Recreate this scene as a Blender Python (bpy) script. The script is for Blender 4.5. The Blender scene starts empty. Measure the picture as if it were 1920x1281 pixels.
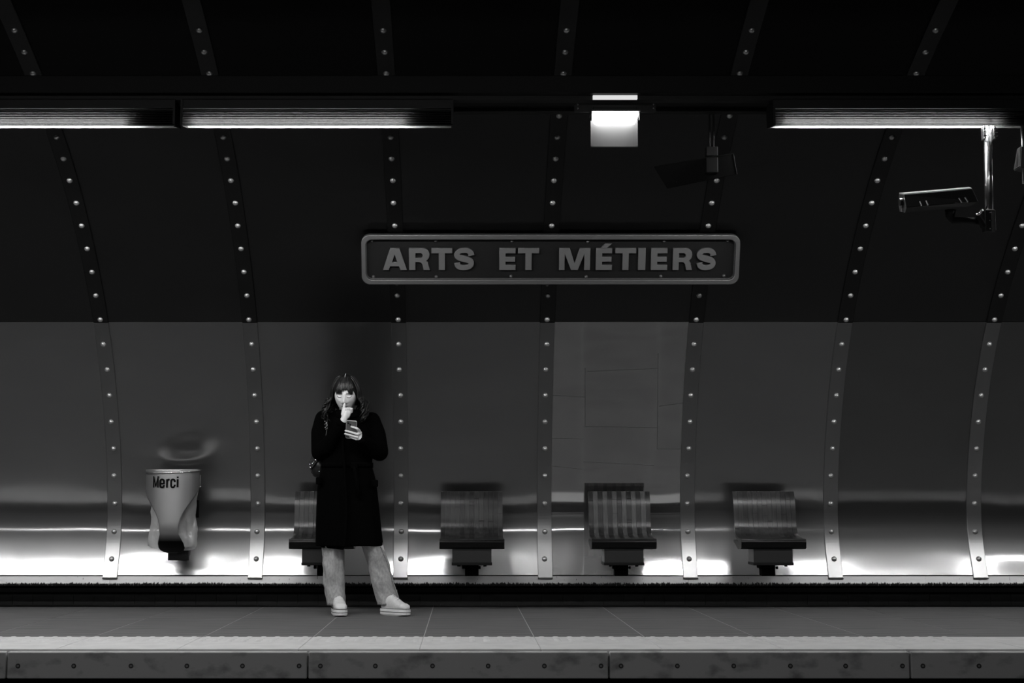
import bpy, bmesh, math, random
from mathutils import Vector, Matrix, noise
PI = math.pi
S = bpy.context.scene
COL = S.collection
random.seed(7)

# ------------------------------------------------------------------ camera
FPX, PX, PY, HORIZON, CAMZ = 2900.0, 871.0, 640.5, 954.0, 0.743
TILT = math.atan((HORIZON - PY) / FPX)
CT, ST = math.cos(TILT), math.sin(TILT)
cd = bpy.data.cameras.new('camera')
cam = bpy.data.objects.new('camera', cd)
COL.objects.link(cam)
cam.location = (0, 0, CAMZ)
cam.rotation_euler = (PI / 2 + TILT, 0, 0)
cd.sensor_fit = 'HORIZONTAL'
cd.sensor_width = 36
cd.lens = FPX / 1920 * 36
cd.shift_x = (960 - PX) / 1920
cd.clip_start = 0.05
S.camera = cam

# ------------------------------------------------------------------ world, exposure
w = bpy.data.worlds.new('underground')
S.world = w
w.use_nodes = True
w.node_tree.nodes['Background'].inputs[0].default_value = (1, 1, 1, 1)
w.node_tree.nodes['Background'].inputs[1].default_value = 0.0004
S.view_settings.view_transform = 'Standard'
S.view_settings.look = 'None'
S.view_settings.exposure = 0.0
S.view_settings.gamma = 1
S.view_settings.use_curve_mapping = False
S.cycles.use_denoising = True
S.cycles.max_bounces = 8
S.cycles.sample_clamp_indirect = 6
TUBE = 330.0          # brightness of the fluorescent tubes
TUBE_FAR = 125.0      # tubes above the opposite platform
EXIT_GLOW = 14.0


def at(x, y, Y):
    """the point at distance Y in front of the camera seen at a place of the photograph"""
    yc, xc = (PY - y) / FPX, (x - PX) / FPX
    k = Y / (CT - yc * ST)
    return Vector((xc * k, Y, CAMZ + (ST + yc * CT) * k))


# ------------------------------------------------------------------ materials
MATS = {}


def nt(name):
    m = bpy.data.materials.new(name)
    m.use_nodes = True
    b = m.node_tree.nodes['Principled BSDF']
    MATS[name] = m
    return m, m.node_tree, b


def mix_noise(t, c0, c1, scale, stretch=(1, 1, 1), lo=0.35, hi=0.65, detail=5, coord='Object'):
    tc = t.nodes.new('ShaderNodeTexCoord')
    mp = t.nodes.new('ShaderNodeMapping')
    mp.inputs['Scale'].default_value = stretch
    no = t.nodes.new('ShaderNodeTexNoise')
    no.inputs['Scale'].default_value = scale
    no.inputs['Detail'].default_value = detail
    r = t.nodes.new('ShaderNodeValToRGB')
    r.color_ramp.elements[0].position = lo
    r.color_ramp.elements[1].position = hi
    r.color_ramp.elements[0].color = (c0, c0, c0, 1)
    r.color_ramp.elements[1].color = (c1, c1, c1, 1)
    t.links.new(tc.outputs[coord], mp.inputs[0])
    t.links.new(mp.outputs[0], no.inputs['Vector'])
    t.links.new(no.outputs['Fac'], r.inputs[0])
    return r.outputs[0], no.outputs['Fac']


def mat(name, c, rough=0.5, metal=0.0, c2=None, scale=20, stretch=(1, 1, 1), bump=0, rough2=None, spec=0.5,
        lo=0.35, hi=0.65, bscale=None):
    m, t, b = nt(name)
    b.inputs['Base Color'].default_value = (c, c, c, 1)
    b.inputs['Roughness'].default_value = rough
    b.inputs['Metallic'].default_value = metal
    b.inputs['Specular IOR Level'].default_value = spec
    if c2 is not None:
        o, f = mix_noise(t, c, c2, scale, stretch, lo, hi)
        t.links.new(o, b.inputs['Base Color'])
    if rough2 is not None:
        o, f = mix_noise(t, rough, rough2, scale * 0.7, stretch)
        t.links.new(o, b.inputs['Roughness'])
    if bump:
        o, f = mix_noise(t, 0, 1, bscale or scale, stretch)
        bp = t.nodes.new('ShaderNodeBump')
        bp.inputs['Strength'].default_value = bump
        bp.inputs['Distance'].default_value = 0.004
        t.links.new(f, bp.inputs['Height'])
        t.links.new(bp.outputs[0], b.inputs['Normal'])
    return m


def steel(name, c, rough, aniso, c2=None, haze=0.0, hrough=0.5):
    m, t, b = nt(name)
    b.inputs['Metallic'].default_value = 1
    b.inputs['Roughness'].default_value = rough
    b.inputs['Anisotropic'].default_value = aniso
    o, f = mix_noise(t, c, c2 or c * 1.08, 2.0, (0.6, 1, 1.5), 0.25, 0.75, 2)
    t.links.new(o, b.inputs['Base Color'])
    o2, f2 = mix_noise(t, rough * 0.92, rough * 1.08, 2.0, (2.0, 1, 0.5), 0.25, 0.75, 1)
    t.links.new(o2, b.inputs['Roughness'])
    tg = t.nodes.new('ShaderNodeTangent')
    tg.direction_type = 'UV_MAP'
    t.links.new(tg.outputs[0], b.inputs['Tangent'])
    if haze:                                   # a second, broader lobe from the fine scratches
        b2 = t.nodes.new('ShaderNodeBsdfPrincipled')
        b2.inputs['Metallic'].default_value = 1
        b2.inputs['Roughness'].default_value = hrough
        b2.inputs['Anisotropic'].default_value = 0.92
        t.links.new(o, b2.inputs['Base Color'])
        t.links.new(tg.outputs[0], b2.inputs['Tangent'])
        mx = t.nodes.new('ShaderNodeMixShader')
        mx.inputs[0].default_value = haze
        t.links.new(b.outputs[0], mx.inputs[1])
        t.links.new(b2.outputs[0], mx.inputs[2])
        t.links.new(mx.outputs[0], t.nodes['Material Output'].inputs[0])
    return m


def sill_mat():
    m, t, b = nt('scuffed_shaded_sill')
    b.inputs['Metallic'].default_value = 0.5
    b.inputs['Roughness'].default_value = 0.42
    o, f = mix_noise(t, 0, 1, 30, (3.0, 1, 1.0), 0, 1, 8)
    tc = t.nodes.new('ShaderNodeTexCoord')
    sx = t.nodes.new('ShaderNodeSeparateXYZ')
    t.links.new(tc.outputs['Object'], sx.inputs[0])
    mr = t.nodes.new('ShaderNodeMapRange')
    mr.inputs['From Min'].default_value = 0.176  # scuffs gather low; shade of the underside is coloured in as well
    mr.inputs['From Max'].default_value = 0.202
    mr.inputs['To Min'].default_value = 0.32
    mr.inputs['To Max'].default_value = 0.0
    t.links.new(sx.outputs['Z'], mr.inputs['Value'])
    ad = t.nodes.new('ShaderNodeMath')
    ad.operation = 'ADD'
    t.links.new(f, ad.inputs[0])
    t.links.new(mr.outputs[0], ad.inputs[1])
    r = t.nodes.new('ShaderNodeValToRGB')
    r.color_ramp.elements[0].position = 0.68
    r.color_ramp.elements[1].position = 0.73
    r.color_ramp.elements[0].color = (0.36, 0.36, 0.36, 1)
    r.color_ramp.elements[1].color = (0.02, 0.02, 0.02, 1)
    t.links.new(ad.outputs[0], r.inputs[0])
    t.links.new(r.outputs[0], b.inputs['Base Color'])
    return m


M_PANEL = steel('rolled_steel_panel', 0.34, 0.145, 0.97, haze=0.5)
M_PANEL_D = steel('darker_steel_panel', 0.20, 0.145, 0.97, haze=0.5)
M_POLISH = steel('polished_steel_panel', 0.56, 0.065, 0.75, haze=0.22)
M_UPPER = steel('shaded_upper_panel', 0.07, 0.34, 0.9)  # wall steel with the dimness of the upper wall put into its colour
M_FRONTW = mat('opposite_wall_steel', 0.30, 0.5, 0.5)
M_STRAP = steel('steel_strap', 0.30, 0.30, 0.5, haze=0.5)
M_RIVET = mat('rivet_steel', 0.45, 0.33, 0.8)
M_STRAP_U = steel('shaded_upper_strap', 0.045, 0.36, 0.5)  # strap steel, darkened in colour for the shade higher up
M_VAULT = mat('vault_steel', 0.012, 0.6, 1)  # the vault's lack of light is put into this near-black colour
M_SILL = sill_mat()
M_BLACK = mat('deep_black', 0.002, 0.8, spec=0.05)
M_FLOOR = mat('dark_floor_tile', 0.115, 0.85, c2=0.155, scale=5, stretch=(0.5, 6, 1), rough2=0.7, spec=0.15)
M_GROUT = mat('pale_grout', 0.36, 0.8)
M_SKIRT = mat('dark_skirting_tile', 0.05, 0.35, c2=0.08, scale=4)
M_STRIPE = mat('white_edge_slab', 0.62, 0.55, c2=0.54, scale=9)
M_CONC = mat('stained_edge_beam', 0.46, 0.6, c2=0.14, scale=7, stretch=(1, 1, 1.6), lo=0.52, hi=0.75, bump=0.3)
M_BOLT = mat('rusty_bolt', 0.02, 0.6, 0.3)
M_BOLTC = mat('bolt_core', 0.2, 0.5, 0.5)
M_PIT = mat('track_ballast', 0.008, 0.95)
M_DARK = mat('dark_painted_metal', 0.004, 0.6, spec=0.2)
M_HOUS = mat('lamp_housing_metal', 0.010, 0.5, 0.3, spec=0.3)
M_REFL = mat('lamp_reflector', 0.12, 0.5)
M_CHROME = mat('chrome_tube', 0.72, 0.22, 1)
M_WOODD = mat('dark_varnished_wood', 0.012, 0.28, c2=0.03, scale=30, stretch=(3, 1, 0.35), bump=0.15)
M_WOODL = mat('lighter_varnished_wood', 0.045, 0.32, c2=0.09, scale=30, stretch=(3, 1, 0.35), bump=0.15)
M_WOODM = mat('brown_varnished_wood', 0.020, 0.28, c2=0.045, scale=30, stretch=(3, 1, 0.35), bump=0.15)
M_SIGNF = mat('sign_frame_metal', 0.115, 0.42, 0.6)
M_SIGNB = mat('sign_board', 0.004, 0.6, spec=0.2)
M_LETTER = mat('sign_letter_metal', 0.11, 0.45, 0.2)
M_BIN = mat('brushed_bin_steel', 0.40, 0.42, 0.85, c2=0.44, scale=60, stretch=(0.2, 1, 3))
M_PRINT = mat('black_print', 0.003, 0.8, spec=0.1)
M_SKIN = mat('skin', 0.82, 0.5, c2=0.76, scale=25)
M_HAIR = mat('dark_hair', 0.010, 0.32)
M_COAT = mat('black_wool', 0.0014, 0.95, spec=0.03, bump=0.2, scale=200)
M_LASH = mat('dark_lash', 0.012, 0.6)
M_LIP = mat('lip', 0.22, 0.4)
M_DENIM = mat('washed_denim', 0.33, 0.85, c2=0.46, scale=80, stretch=(1, 1, 0.5), bump=0.25, bscale=160)
M_SEAM = mat('denim_seam', 0.10, 0.85, c2=0.34, scale=90)
M_CANVAS = mat('white_canvas', 0.72, 0.8, c2=0.64, scale=60)
M_RUBBER = mat('white_rubber', 0.78, 0.5)
M_LEATHER = mat('black_leather', 0.012, 0.3, bump=0.2, scale=80)
M_PHONE = mat('phone_back', 0.12, 0.25)
M_PHRIM = mat('phone_rim', 0.7, 0.3, 0.3)
M_SCREEN = mat('phone_glass', 0.01, 0.1)


def emit(name, strength, c=1.0):
    m = bpy.data.materials.new(name)
    m.use_nodes = True
    t = m.node_tree
    t.nodes.clear()
    e = t.nodes.new('ShaderNodeEmission')
    e.inputs[0].default_value = (c, c, c, 1)
    e.inputs[1].default_value = strength
    o = t.nodes.new('ShaderNodeOutputMaterial')
    t.links.new(e.outputs[0], o.inputs[0])
    return m


M_TUBE = emit('fluorescent_tube', TUBE)
M_TUBEF = emit('fluorescent_tube_opposite', TUBE_FAR)
M_GLOW = emit('lamp_diffuser', EXIT_GLOW)
M_GLOW2 = emit('trunking_glow_strip', 0.75)


def thin(name, tr, dif, c=0.9, gloss=0.2, dk=0.35, crease=0.0):
    """a thin sheet: lets part of the light through, scatters the rest"""
    m, t, b = nt(name)
    out = t.nodes['Material Output']
    tl = t.nodes.new('ShaderNodeBsdfTranslucent')
    tl.inputs[0].default_value = (c, c, c, 1)
    di = t.nodes.new('ShaderNodeBsdfDiffuse')
    di.inputs[0].default_value = (c * dk, c * dk, c * dk, 1)
    tp = t.nodes.new('ShaderNodeBsdfTransparent')
    gl = t.nodes.new('ShaderNodeBsdfGlossy')
    gl.inputs['Roughness'].default_value = 0.25
    a1 = t.nodes.new('ShaderNodeMixShader')
    a1.inputs[0].default_value = dif
    t.links.new(tl.outputs[0], a1.inputs[1])
    t.links.new(di.outputs[0], a1.inputs[2])
    a2 = t.nodes.new('ShaderNodeMixShader')
    a2.inputs[0].default_value = tr
    t.links.new(a1.outputs[0], a2.inputs[1])
    t.links.new(tp.outputs[0], a2.inputs[2])
    a3 = t.nodes.new('ShaderNodeMixShader')
    a3.inputs[0].default_value = gloss
    t.links.new(a2.outputs[0], a3.inputs[1])
    t.links.new(gl.outputs[0], a3.inputs[2])
    t.links.new(a3.outputs[0], out.inputs[0])
    if crease:
        o, f = mix_noise(t, 0, 1, 9, (1.5, 1.5, 0.8), 0.3, 0.7, 3)
        bp = t.nodes.new('ShaderNodeBump')
        bp.inputs['Strength'].default_value = crease
        bp.inputs['Distance'].default_value = 0.03
        t.links.new(f, bp.inputs['Height'])
        for nd in (tl, di, gl):
            t.links.new(bp.outputs[0], nd.inputs['Normal'])
    return m


M_FLUTE = thin('fluted_lamp_cover', 0.0, 0.5, 0.006, 0.02)
M_BAG = thin('clear_plastic_bag', 0.33, 0.7, 0.95, 0.22, 0.9, 0.9)

# ------------------------------------------------------------------ helpers


def obj(name, me, m=None, parent=None, smooth=False):
    if isinstance(me, bmesh.types.BMesh):
        bm = me
        bmesh.ops.recalc_face_normals(bm, faces=bm.faces)
        me = bpy.data.meshes.new(name)
        bm.to_mesh(me)
        bm.free()
    if smooth:
        me.polygons.foreach_set('use_smooth', [True] * len(me.polygons))
    o = bpy.data.objects.new(name, me)
    if m is not None:
        me.materials.clear()
        me.materials.append(m)
    COL.objects.link(o)
    if parent is not None:
        o.parent = parent
        o.matrix_parent_inverse = Matrix.Translation(-wloc(parent))
    return o


LOC = {}


def wloc(o):
    return LOC.get(o.name, Vector((0, 0, 0)))


def empty(name, loc=(0, 0, 0), parent=None):
    o = bpy.data.objects.new(name, None)
    o.empty_display_size = 0.1
    COL.objects.link(o)
    o.location = loc
    LOC[o.name] = Vector(loc)
    if parent is not None:
        o.parent = parent
        o.matrix_parent_inverse = Matrix.Translation(-wloc(parent))
    return o


def tag(o, label=None, cat=None, group=None, kind=None):
    for k, v in (('label', label), ('category', cat), ('group', group), ('kind', kind)):
        if v:
            o[k] = v
    return o


def box(bm, c, s, rot=None, bev=0.0):
    """box of size s centred on c"""
    r = bmesh.ops.create_cube(bm, size=1)
    vs = r['verts']
    bmesh.ops.scale(bm, vec=s, verts=vs)
    if bev:
        es = {e for v in vs for e in v.link_edges}
        g = bmesh.ops.bevel(bm, geom=list(es), offset=bev, segments=2, profile=0.5, affect='EDGES')
        vs = list({v for f in g['faces'] for v in f.verts} | {v for v in vs if v.is_valid})
        # all verts of this island
        seen, st = set(vs), list(vs)
        while st:
            v = st.pop()
            for e in v.link_edges:
                o2 = e.other_vert(v)
                if o2 not in seen:
                    seen.add(o2)
                    st.append(o2)
        vs = list(seen)
    m = Matrix.Translation(Vector(c))
    if rot is not None:
        m = m @ rot.to_4x4()
    bmesh.ops.transform(bm, matrix=m, verts=vs)
    return vs


def bbox(c, s, rot=None, bev=0.0):
    bm = bmesh.new()
    box(bm, c, s, rot, bev)
    return bm


def span(bm, lo, hi, bev=0.0):
    lo, hi = Vector(lo), Vector(hi)
    return box(bm, (lo + hi) / 2, hi - lo, None, bev)


def sspan(lo, hi, bev=0.0):
    bm = bmesh.new()
    span(bm, lo, hi, bev)
    return bm


def loft(bm, rings, cap=True, closed=True):
    rows = [[bm.verts.new(p) for p in r] for r in rings]
    n = len(rows[0])
    for a, b in zip(rows, rows[1:]):
        for i in range(n if closed else n - 1):
            j = (i + 1) % n
            bm.faces.new((a[i], a[j], b[j], b[i]))
    if cap:
        bm.faces.new(rows[0][::-1])
        bm.faces.new(rows[-1])
    return rows


def frame(d):
    d = d.normalized()
    u = d.cross(Vector((0, 0, 1)))
    if u.length < 1e-3:
        u = Vector((1, 0, 0))
    u.normalize()
    return u, d.cross(u).normalized()


def tube(bm, pts, rad, n=10, cap=True):
    pts = [Vector(p) for p in pts]
    if not isinstance(rad, (list, tuple)):
        rad = [rad] * len(pts)
    rings, pu = [], None
    for i, p in enumerate(pts):
        d = (pts[min(i + 1, len(pts) - 1)] - pts[max(i - 1, 0)])
        if d.length < 1e-9:
            d = Vector((0, 0, 1))
        d.normalize()
        if pu is None:
            pu, _ = frame(d)
        pu = (pu - d * pu.dot(d))
        if pu.length < 1e-6:
            pu, _ = frame(d)
        pu.normalize()
        v = d.cross(pu)
        rings.append([p + (pu * math.cos(2 * PI * k / n) + v * math.sin(2 * PI * k / n)) * rad[i] for k in range(n)])
    loft(bm, rings, cap)


def ball(bm, c, r, seg=14, rings=9):
    if not isinstance(r, (list, tuple, Vector)):
        r = (r, r, r)
    g = bmesh.ops.create_uvsphere(bm, u_segments=seg, v_segments=rings, radius=1)
    bmesh.ops.transform(bm, matrix=Matrix.Translation(Vector(c)) @ Matrix.Diagonal((r[0], r[1], r[2], 1)), verts=g['verts'])


def chain(bm, pts, rad, n=14):
    """limb: tapered segments with a ball at each joint"""
    pts = [Vector(p) for p in pts]
    for i in range(len(pts) - 1):
        tube(bm, [pts[i], pts[i + 1]], [rad[i], rad[i + 1]], n)
    for p, r in zip(pts, rad):
        ball(bm, p, r * 1.0)


def catmull(pts, m=8, closed=False):
    pts = [Vector(p) for p in pts]
    out, n = [], len(pts)
    for i in range(n if closed else n - 1):
        if closed:
            a, b, c, d = pts[i - 1], pts[i], pts[(i + 1) % n], pts[(i + 2) % n]
        else:
            a, b, c, d = pts[max(i - 1, 0)], pts[i], pts[i + 1], pts[min(i + 2, n - 1)]
        for k in range(m):
            t = k / m
            out.append(0.5 * (2 * b + (c - a) * t + (2 * a - 5 * b + 4 * c - d) * t * t + (3 * b - a - 3 * c + d) * t ** 3))
    if not closed:
        out.append(pts[-1])
    return out


def evaluated(o):
    dg = bpy.context.evaluated_depsgraph_get()
    me = bpy.data.meshes.new_from_object(o.evaluated_get(dg))
    bpy.data.objects.remove(o)
    return me


def fused(bm, voxel, smooth=3, factor=0.5):
    """one continuous skin around overlapping volumes"""
    me = bpy.data.meshes.new('fused')
    bmesh.ops.recalc_face_normals(bm, faces=bm.faces)
    bm.to_mesh(me)
    bm.free()
    o = bpy.data.objects.new('fused', me)
    COL.objects.link(o)
    r = o.modifiers.new('r', 'REMESH')
    r.mode = 'VOXEL'
    r.voxel_size = voxel
    if smooth:
        s = o.modifiers.new('s', 'SMOOTH')
        s.iterations = smooth
        s.factor = factor
    out = evaluated(o)
    bpy.data.meshes.remove(me)
    return out


def flat_shape(loops, depth, bevel=0.0):
    """solid of the outline(s) in the x-y plane, z from 0 to depth"""
    cu = bpy.data.curves.new('shape', 'CURVE')
    cu.dimensions = '2D'
    cu.fill_mode = 'BOTH'
    for lp in loops:
        sp = cu.splines.new('POLY')
        sp.points.add(len(lp) - 1)
        for p, q in zip(sp.points, lp):
            p.co = (q[0], q[1], 0, 1)
        sp.use_cyclic_u = True
    cu.extrude = depth / 2
    if bevel:
        cu.bevel_depth = bevel
        cu.offset = -bevel
    o = bpy.data.objects.new('shape', cu)
    COL.objects.link(o)
    me = evaluated(o)
    bpy.data.curves.remove(cu)
    me.transform(Matrix.Translation((0, 0, depth / 2)))
    return me


def arc(cx, cy, rx, ry, a0, a1, n=12):
    return [(cx + rx * math.cos(math.radians(a0 + (a1 - a0) * i / n)), cy + ry * math.sin(math.radians(a0 + (a1 - a0) * i / n)))
            for i in range(n + 1)]


def prism_x(bm, prof, x0, x1):
    """profile of (Y, z) points run from x0 to x1"""
    loft(bm, [[Vector((x0, p[0], p[1])) for p in prof], [Vector((x1, p[0], p[1])) for p in prof]])


def interp(xs, ys, x):
    if x <= xs[0]:
        return ys[0]
    for i in range(len(xs) - 1):
        if x <= xs[i + 1]:
            t = (x - xs[i]) / (xs[i + 1] - xs[i])
            return ys[i] + (ys[i + 1] - ys[i]) * t
    return ys[-1]


# ------------------------------------------------------------------ the vault profile
SZ = [0.10, 0.25, 0.36, 0.47, 0.58, 0.68, 0.80, 0.915, 1.14, 1.35, 1.55, 1.75, 1.93, 2.11, 2.28, 2.44, 2.6, 2.85, 3.0, 3.3, 3.6]
SS = [0.39, 0.375, 0.34, 0.265, 0.115, 0.0, -0.12, -0.19, -0.31, -0.40, -0.48, -0.60, -0.70, -0.82, -0.96, -1.08, -1.20, -1.42, -1.68, -2.25, -3.0]
PROF = []            # (arc length, Y, z)
_z, _Y, _s = 0.20, 0.0, 0.0
while _z < 3.62:
    PROF.append([_s, _Y, _z])
    k = interp(SZ, SS, _z + 0.0025)
    _Y += k * 0.005
    _z += 0.005
    _s += 0.005 * math.hypot(1, k)
off = 11.85 - max(p[1] for p in PROF)
for p in PROF:
    p[1] += off
YC = 4.86            # middle of the tunnel
p = PROF[-1]
n = 60
Y0, z0, g0 = p[1], p[2], 1 / 3.05
for i in range(1, n + 1):
    t = i / n
    Y = Y0 + (YC - Y0) * t
    z = z0 + g0 * (Y0 - YC) * (t - t * t / 2)
    PROF.append([PROF[-1][0] + math.hypot(Y - PROF[-1][1], z - PROF[-1][2]), Y, z])
PA = [p[0] for p in PROF]
PYs = [p[1] for p in PROF]
PZs = [p[2] for p in PROF]


def prof(s):
    """point and inward normal (Y, z) of the vault at arc length s"""
    e = 0.01
    y, z = interp(PA, PYs, s), interp(PA, PZs, s)
    dy = interp(PA, PYs, s + e) - interp(PA, PYs, s - e)
    dz = interp(PA, PZs, s + e) - interp(PA, PZs, s - e)
    l = math.hypot(dy, dz) or 1
    return y, z, -dz / l, dy / l


def s_of_z(z):
    return interp(PZs[:680], PA[:680], z)


def wall_y(z):
    return interp(PZs[:680], PYs[:680], z)


PITCH = 1.09
strap_x = lambda k: PITCH * (k - 0.443)
S_SEAM = s_of_z(2.105)
S_TOP2 = s_of_z(3.30)
S_END = PA[-1]

# ------------------------------------------------------------------ wall: panels, straps, rivets
wall = empty('wall_back')
tag(wall, 'curved riveted steel wall behind the platform benches', kind='structure')


def panel(k, s0, s1, m, rows, seed, amp):
    x0, x1 = strap_x(k), strap_x(k + 1)
    nx = 14
    bm = bmesh.new()
    uv = bm.loops.layers.uv.new('UVMap')
    g = []
    for j in range(rows + 1):
        s = s0 + 0.002 + (s1 - s0 - 0.004) * j / rows
        y, z, ny, nz = prof(s)
        row = []
        for i in range(nx + 1):
            u = i / nx
            x = x0 + (x1 - x0) * u
            q = noise.noise(Vector((x * 1.1 + seed * 3.1, s * 1.5, seed))) * amp
            q += noise.noise(Vector((x * 0.5, s * 4.0, seed + 9))) * amp * 0.22
            q *= min(1, 6 * u, 6 * (1 - u))
            q *= min(1, 0.25 + 5 * min(s - s0, s1 - s))
            row.append(bm.verts.new((x, y + ny * q, z + nz * q)))
        g.append(row)
    for j in range(rows):
        for i in range(nx):
            f = bm.faces.new((g[j][i], g[j][i + 1], g[j + 1][i + 1], g[j + 1][i]))
            for lp, (a, b) in zip(f.loops, ((i, j), (i + 1, j), (i + 1, j + 1), (i, j + 1))):
                lp[uv].uv = (a / nx, b / rows)
            f.smooth = True
    me = bpy.data.meshes.new('panel')
    bm.to_mesh(me)
    bm.free()
    return obj('panel', me, m, wall)


KLO, KHI = -8, 10
for k in range(KLO, KHI):
    pol = (k == 1)
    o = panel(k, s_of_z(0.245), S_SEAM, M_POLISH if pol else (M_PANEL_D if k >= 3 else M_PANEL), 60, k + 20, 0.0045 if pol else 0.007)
    if pol:
        o['label'] = 'polished mirror-like lower panel with faint seams'
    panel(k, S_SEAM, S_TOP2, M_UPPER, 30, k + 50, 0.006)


def ribbon(bm, uv, xc, w, s0, s1, out0, out1, n):
    rows = []
    for j in range(n + 1):
        s = s0 + (s1 - s0) * j / n
        y, z, ny, nz = prof(s)
        r = []
        for x, o in ((-w / 2, out0), (-w / 2, out1 - .002), (-w / 2 + .003, out1), (w / 2 - .003, out1), (w / 2, out1 - .002), (w / 2, out0)):
            r.append(bm.verts.new((xc + x, y + ny * o, z + nz * o)))
        rows.append(r)
    for j in range(n):
        for i in range(5):
            f = bm.faces.new((rows[j][i], rows[j][i + 1], rows[j + 1][i + 1], rows[j + 1][i]))
            f.smooth = False
            for lp, (a, b) in zip(f.loops, ((i, j), (i + 1, j), (i + 1, j + 1), (i, j + 1))):
                lp[uv].uv = (a / 5, b / n)
    bm.faces.new(rows[0])
    bm.faces.new(rows[-1][::-1])


bm = bmesh.new()
g = bmesh.ops.create_uvsphere(bm, u_segments=12, v_segments=8, radius=0.0205)
bmesh.ops.delete(bm, geom=[v for v in g['verts'] if v.co.z < -0.003], context='VERTS')
bmesh.ops.scale(bm, vec=(1, 1, 0.85), verts=bm.verts)
rivet_me = bpy.data.meshes.new('rivet')
bm.to_mesh(rivet_me)
bm.free()
rivet_me.materials.append(M_RIVET)
rivet_me.polygons.foreach_set('use_smooth', [True] * len(rivet_me.polygons))

S_R0 = s_of_z(0.362)
for k in range(KLO, KHI + 1):
    x = strap_x(k)
    parts = []
    for (a, b) in ((s_of_z(0.225), S_SEAM - 0.003), (S_SEAM + 0.003, S_TOP2 + 1.6)):
        bm = bmesh.new()
        uv = bm.loops.layers.uv.new('UVMap')
        ribbon(bm, uv, x, 0.110, a, b, -0.004, 0.011, 90)
        if a < 0.3:                     # folded foot of the strap
            y, z, ny, nz = prof(a)
            box(bm, (x, y - 0.006, z - 0.003), (0.112, 0.018, 0.007))
        me = bpy.data.meshes.new('strap')
        bm.to_mesh(me)
        bm.free()
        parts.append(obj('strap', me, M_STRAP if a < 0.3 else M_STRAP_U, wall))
    if -4 <= k <= 6:
        s = S_R0
        i = 0
        while s < S_TOP2 + 0.9:
            st = parts[0] if s < S_SEAM else parts[1]
            y, z, ny, nz = prof(s)
            r = obj('rivet', rivet_me, None, st)
            jit = random.uniform(-0.004, 0.004)
            nrm = Vector((0, ny, nz))
            rm = Vector((0, 0, 1)).rotation_difference(nrm).to_matrix().to_4x4()
            r.matrix_world = Matrix.Translation((x + jit, y + ny * 0.010, z + nz * 0.010)) @ rm
            i += 1
            s += 0.2135

M_FILM = mat('film_edge', 0.12, 0.4, 0.8)
# faint seams of old sheets on the polished panel
for (xa, ya, xb, yb) in ((1101, 697, 1234, 691), (1036, 741, 1098, 745), (1234, 663, 1232, 842), (1236, 762, 1280, 756),
                         (1098, 800, 1232, 802), (1232, 842, 1278, 842), (1094, 866, 1226, 873), (1036, 874, 1092, 880),
                         (1097, 690, 1097, 800), (1034, 822, 1094, 823)):
    bm = bmesh.new()
    pts = []
    for i in range(9):
        t = i / 8
        px, py = xa + (xb - xa) * t, ya + (yb - ya) * t
        Y = 11.6
        for _ in range(6):
            q = at(px, py, Y)
            Y = wall_y(q.z)
        pts.append(at(px, py, Y) + Vector((0, -0.001, 0)))
    tube(bm, pts, 0.0016, 5)
    obj('film_seam', bm, M_FILM, wall)

# vault above and opposite side
bm = bmesh.new()
ss = [S_TOP2 - 0.02 + (S_END - S_TOP2 + 0.02) * i / 24 for i in range(25)]
ring = [(prof(s)[0], prof(s)[1]) for s in ss]
X0, X1 = strap_x(KLO), strap_x(KHI)
pts = ring + [(2 * YC - a, b) for a, b in ring[::-1][1:]]
outer = [(a + (0.06 if a > YC else -0.06), b + 0.08) for a, b in pts]
loft(bm, [[Vector((x, a, b)) for a, b in pts + outer[::-1]] for x in (X0, X1)])
ceil = obj('ceiling', bm, M_VAULT, None, False)
tag(ceil, 'dark riveted steel vault over the tracks', kind='structure')
bm = bmesh.new()
ss = [S_TOP2 * i / 40 for i in range(41)]
pts = [(2 * YC - prof(s)[0], prof(s)[1]) for s in ss]
pts = [(pts[0][0], -0.02)] + pts
loft(bm, [[Vector((x, a, b)) for a, b in pts + [(a - 0.05, b) for a, b in pts[::-1]]] for x in (X0, X1)])
o = obj('wall_front', bm, M_FRONTW, None, False)
tag(o, 'curved steel wall behind the opposite platform', kind='structure')

# sill under the panels
Ys = wall_y(0.245)
bm = bmesh.new()
sill = [(Ys + 0.03, 0.243), (Ys - 0.001, 0.240), (Ys - 0.004, 0.236), (Ys - 0.021, 0.185), (Ys - 0.012, 0.168), (Ys + 0.03, 0.155), (Ys + 0.10, 0.148), (Ys + 0.10, 0.243)]
o = None
tr = empty('trim_1', (0, Ys, 0.2))
tag(tr, 'scuffed steel sill along the foot of the wall', kind='structure')
xs = [X0, -5.2, at(207, 1090, Ys).x, at(1290, 1090, Ys).x, at(1834, 1090, Ys).x, X1]
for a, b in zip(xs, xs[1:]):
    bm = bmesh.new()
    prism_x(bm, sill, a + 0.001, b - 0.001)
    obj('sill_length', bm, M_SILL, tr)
bm = bmesh.new()
prism_x(bm, [(Ys + 0.0, 0.150), (Ys + 0.0, 0.120), (Ys + 0.05, 0.10), (Ys + 0.09, 0.10), (Ys + 0.09, 0.150)], X0, X1)
obj('under_sill_shade', bm, M_BLACK, tr)  # black strip for the shade under the sill's overhang

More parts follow.
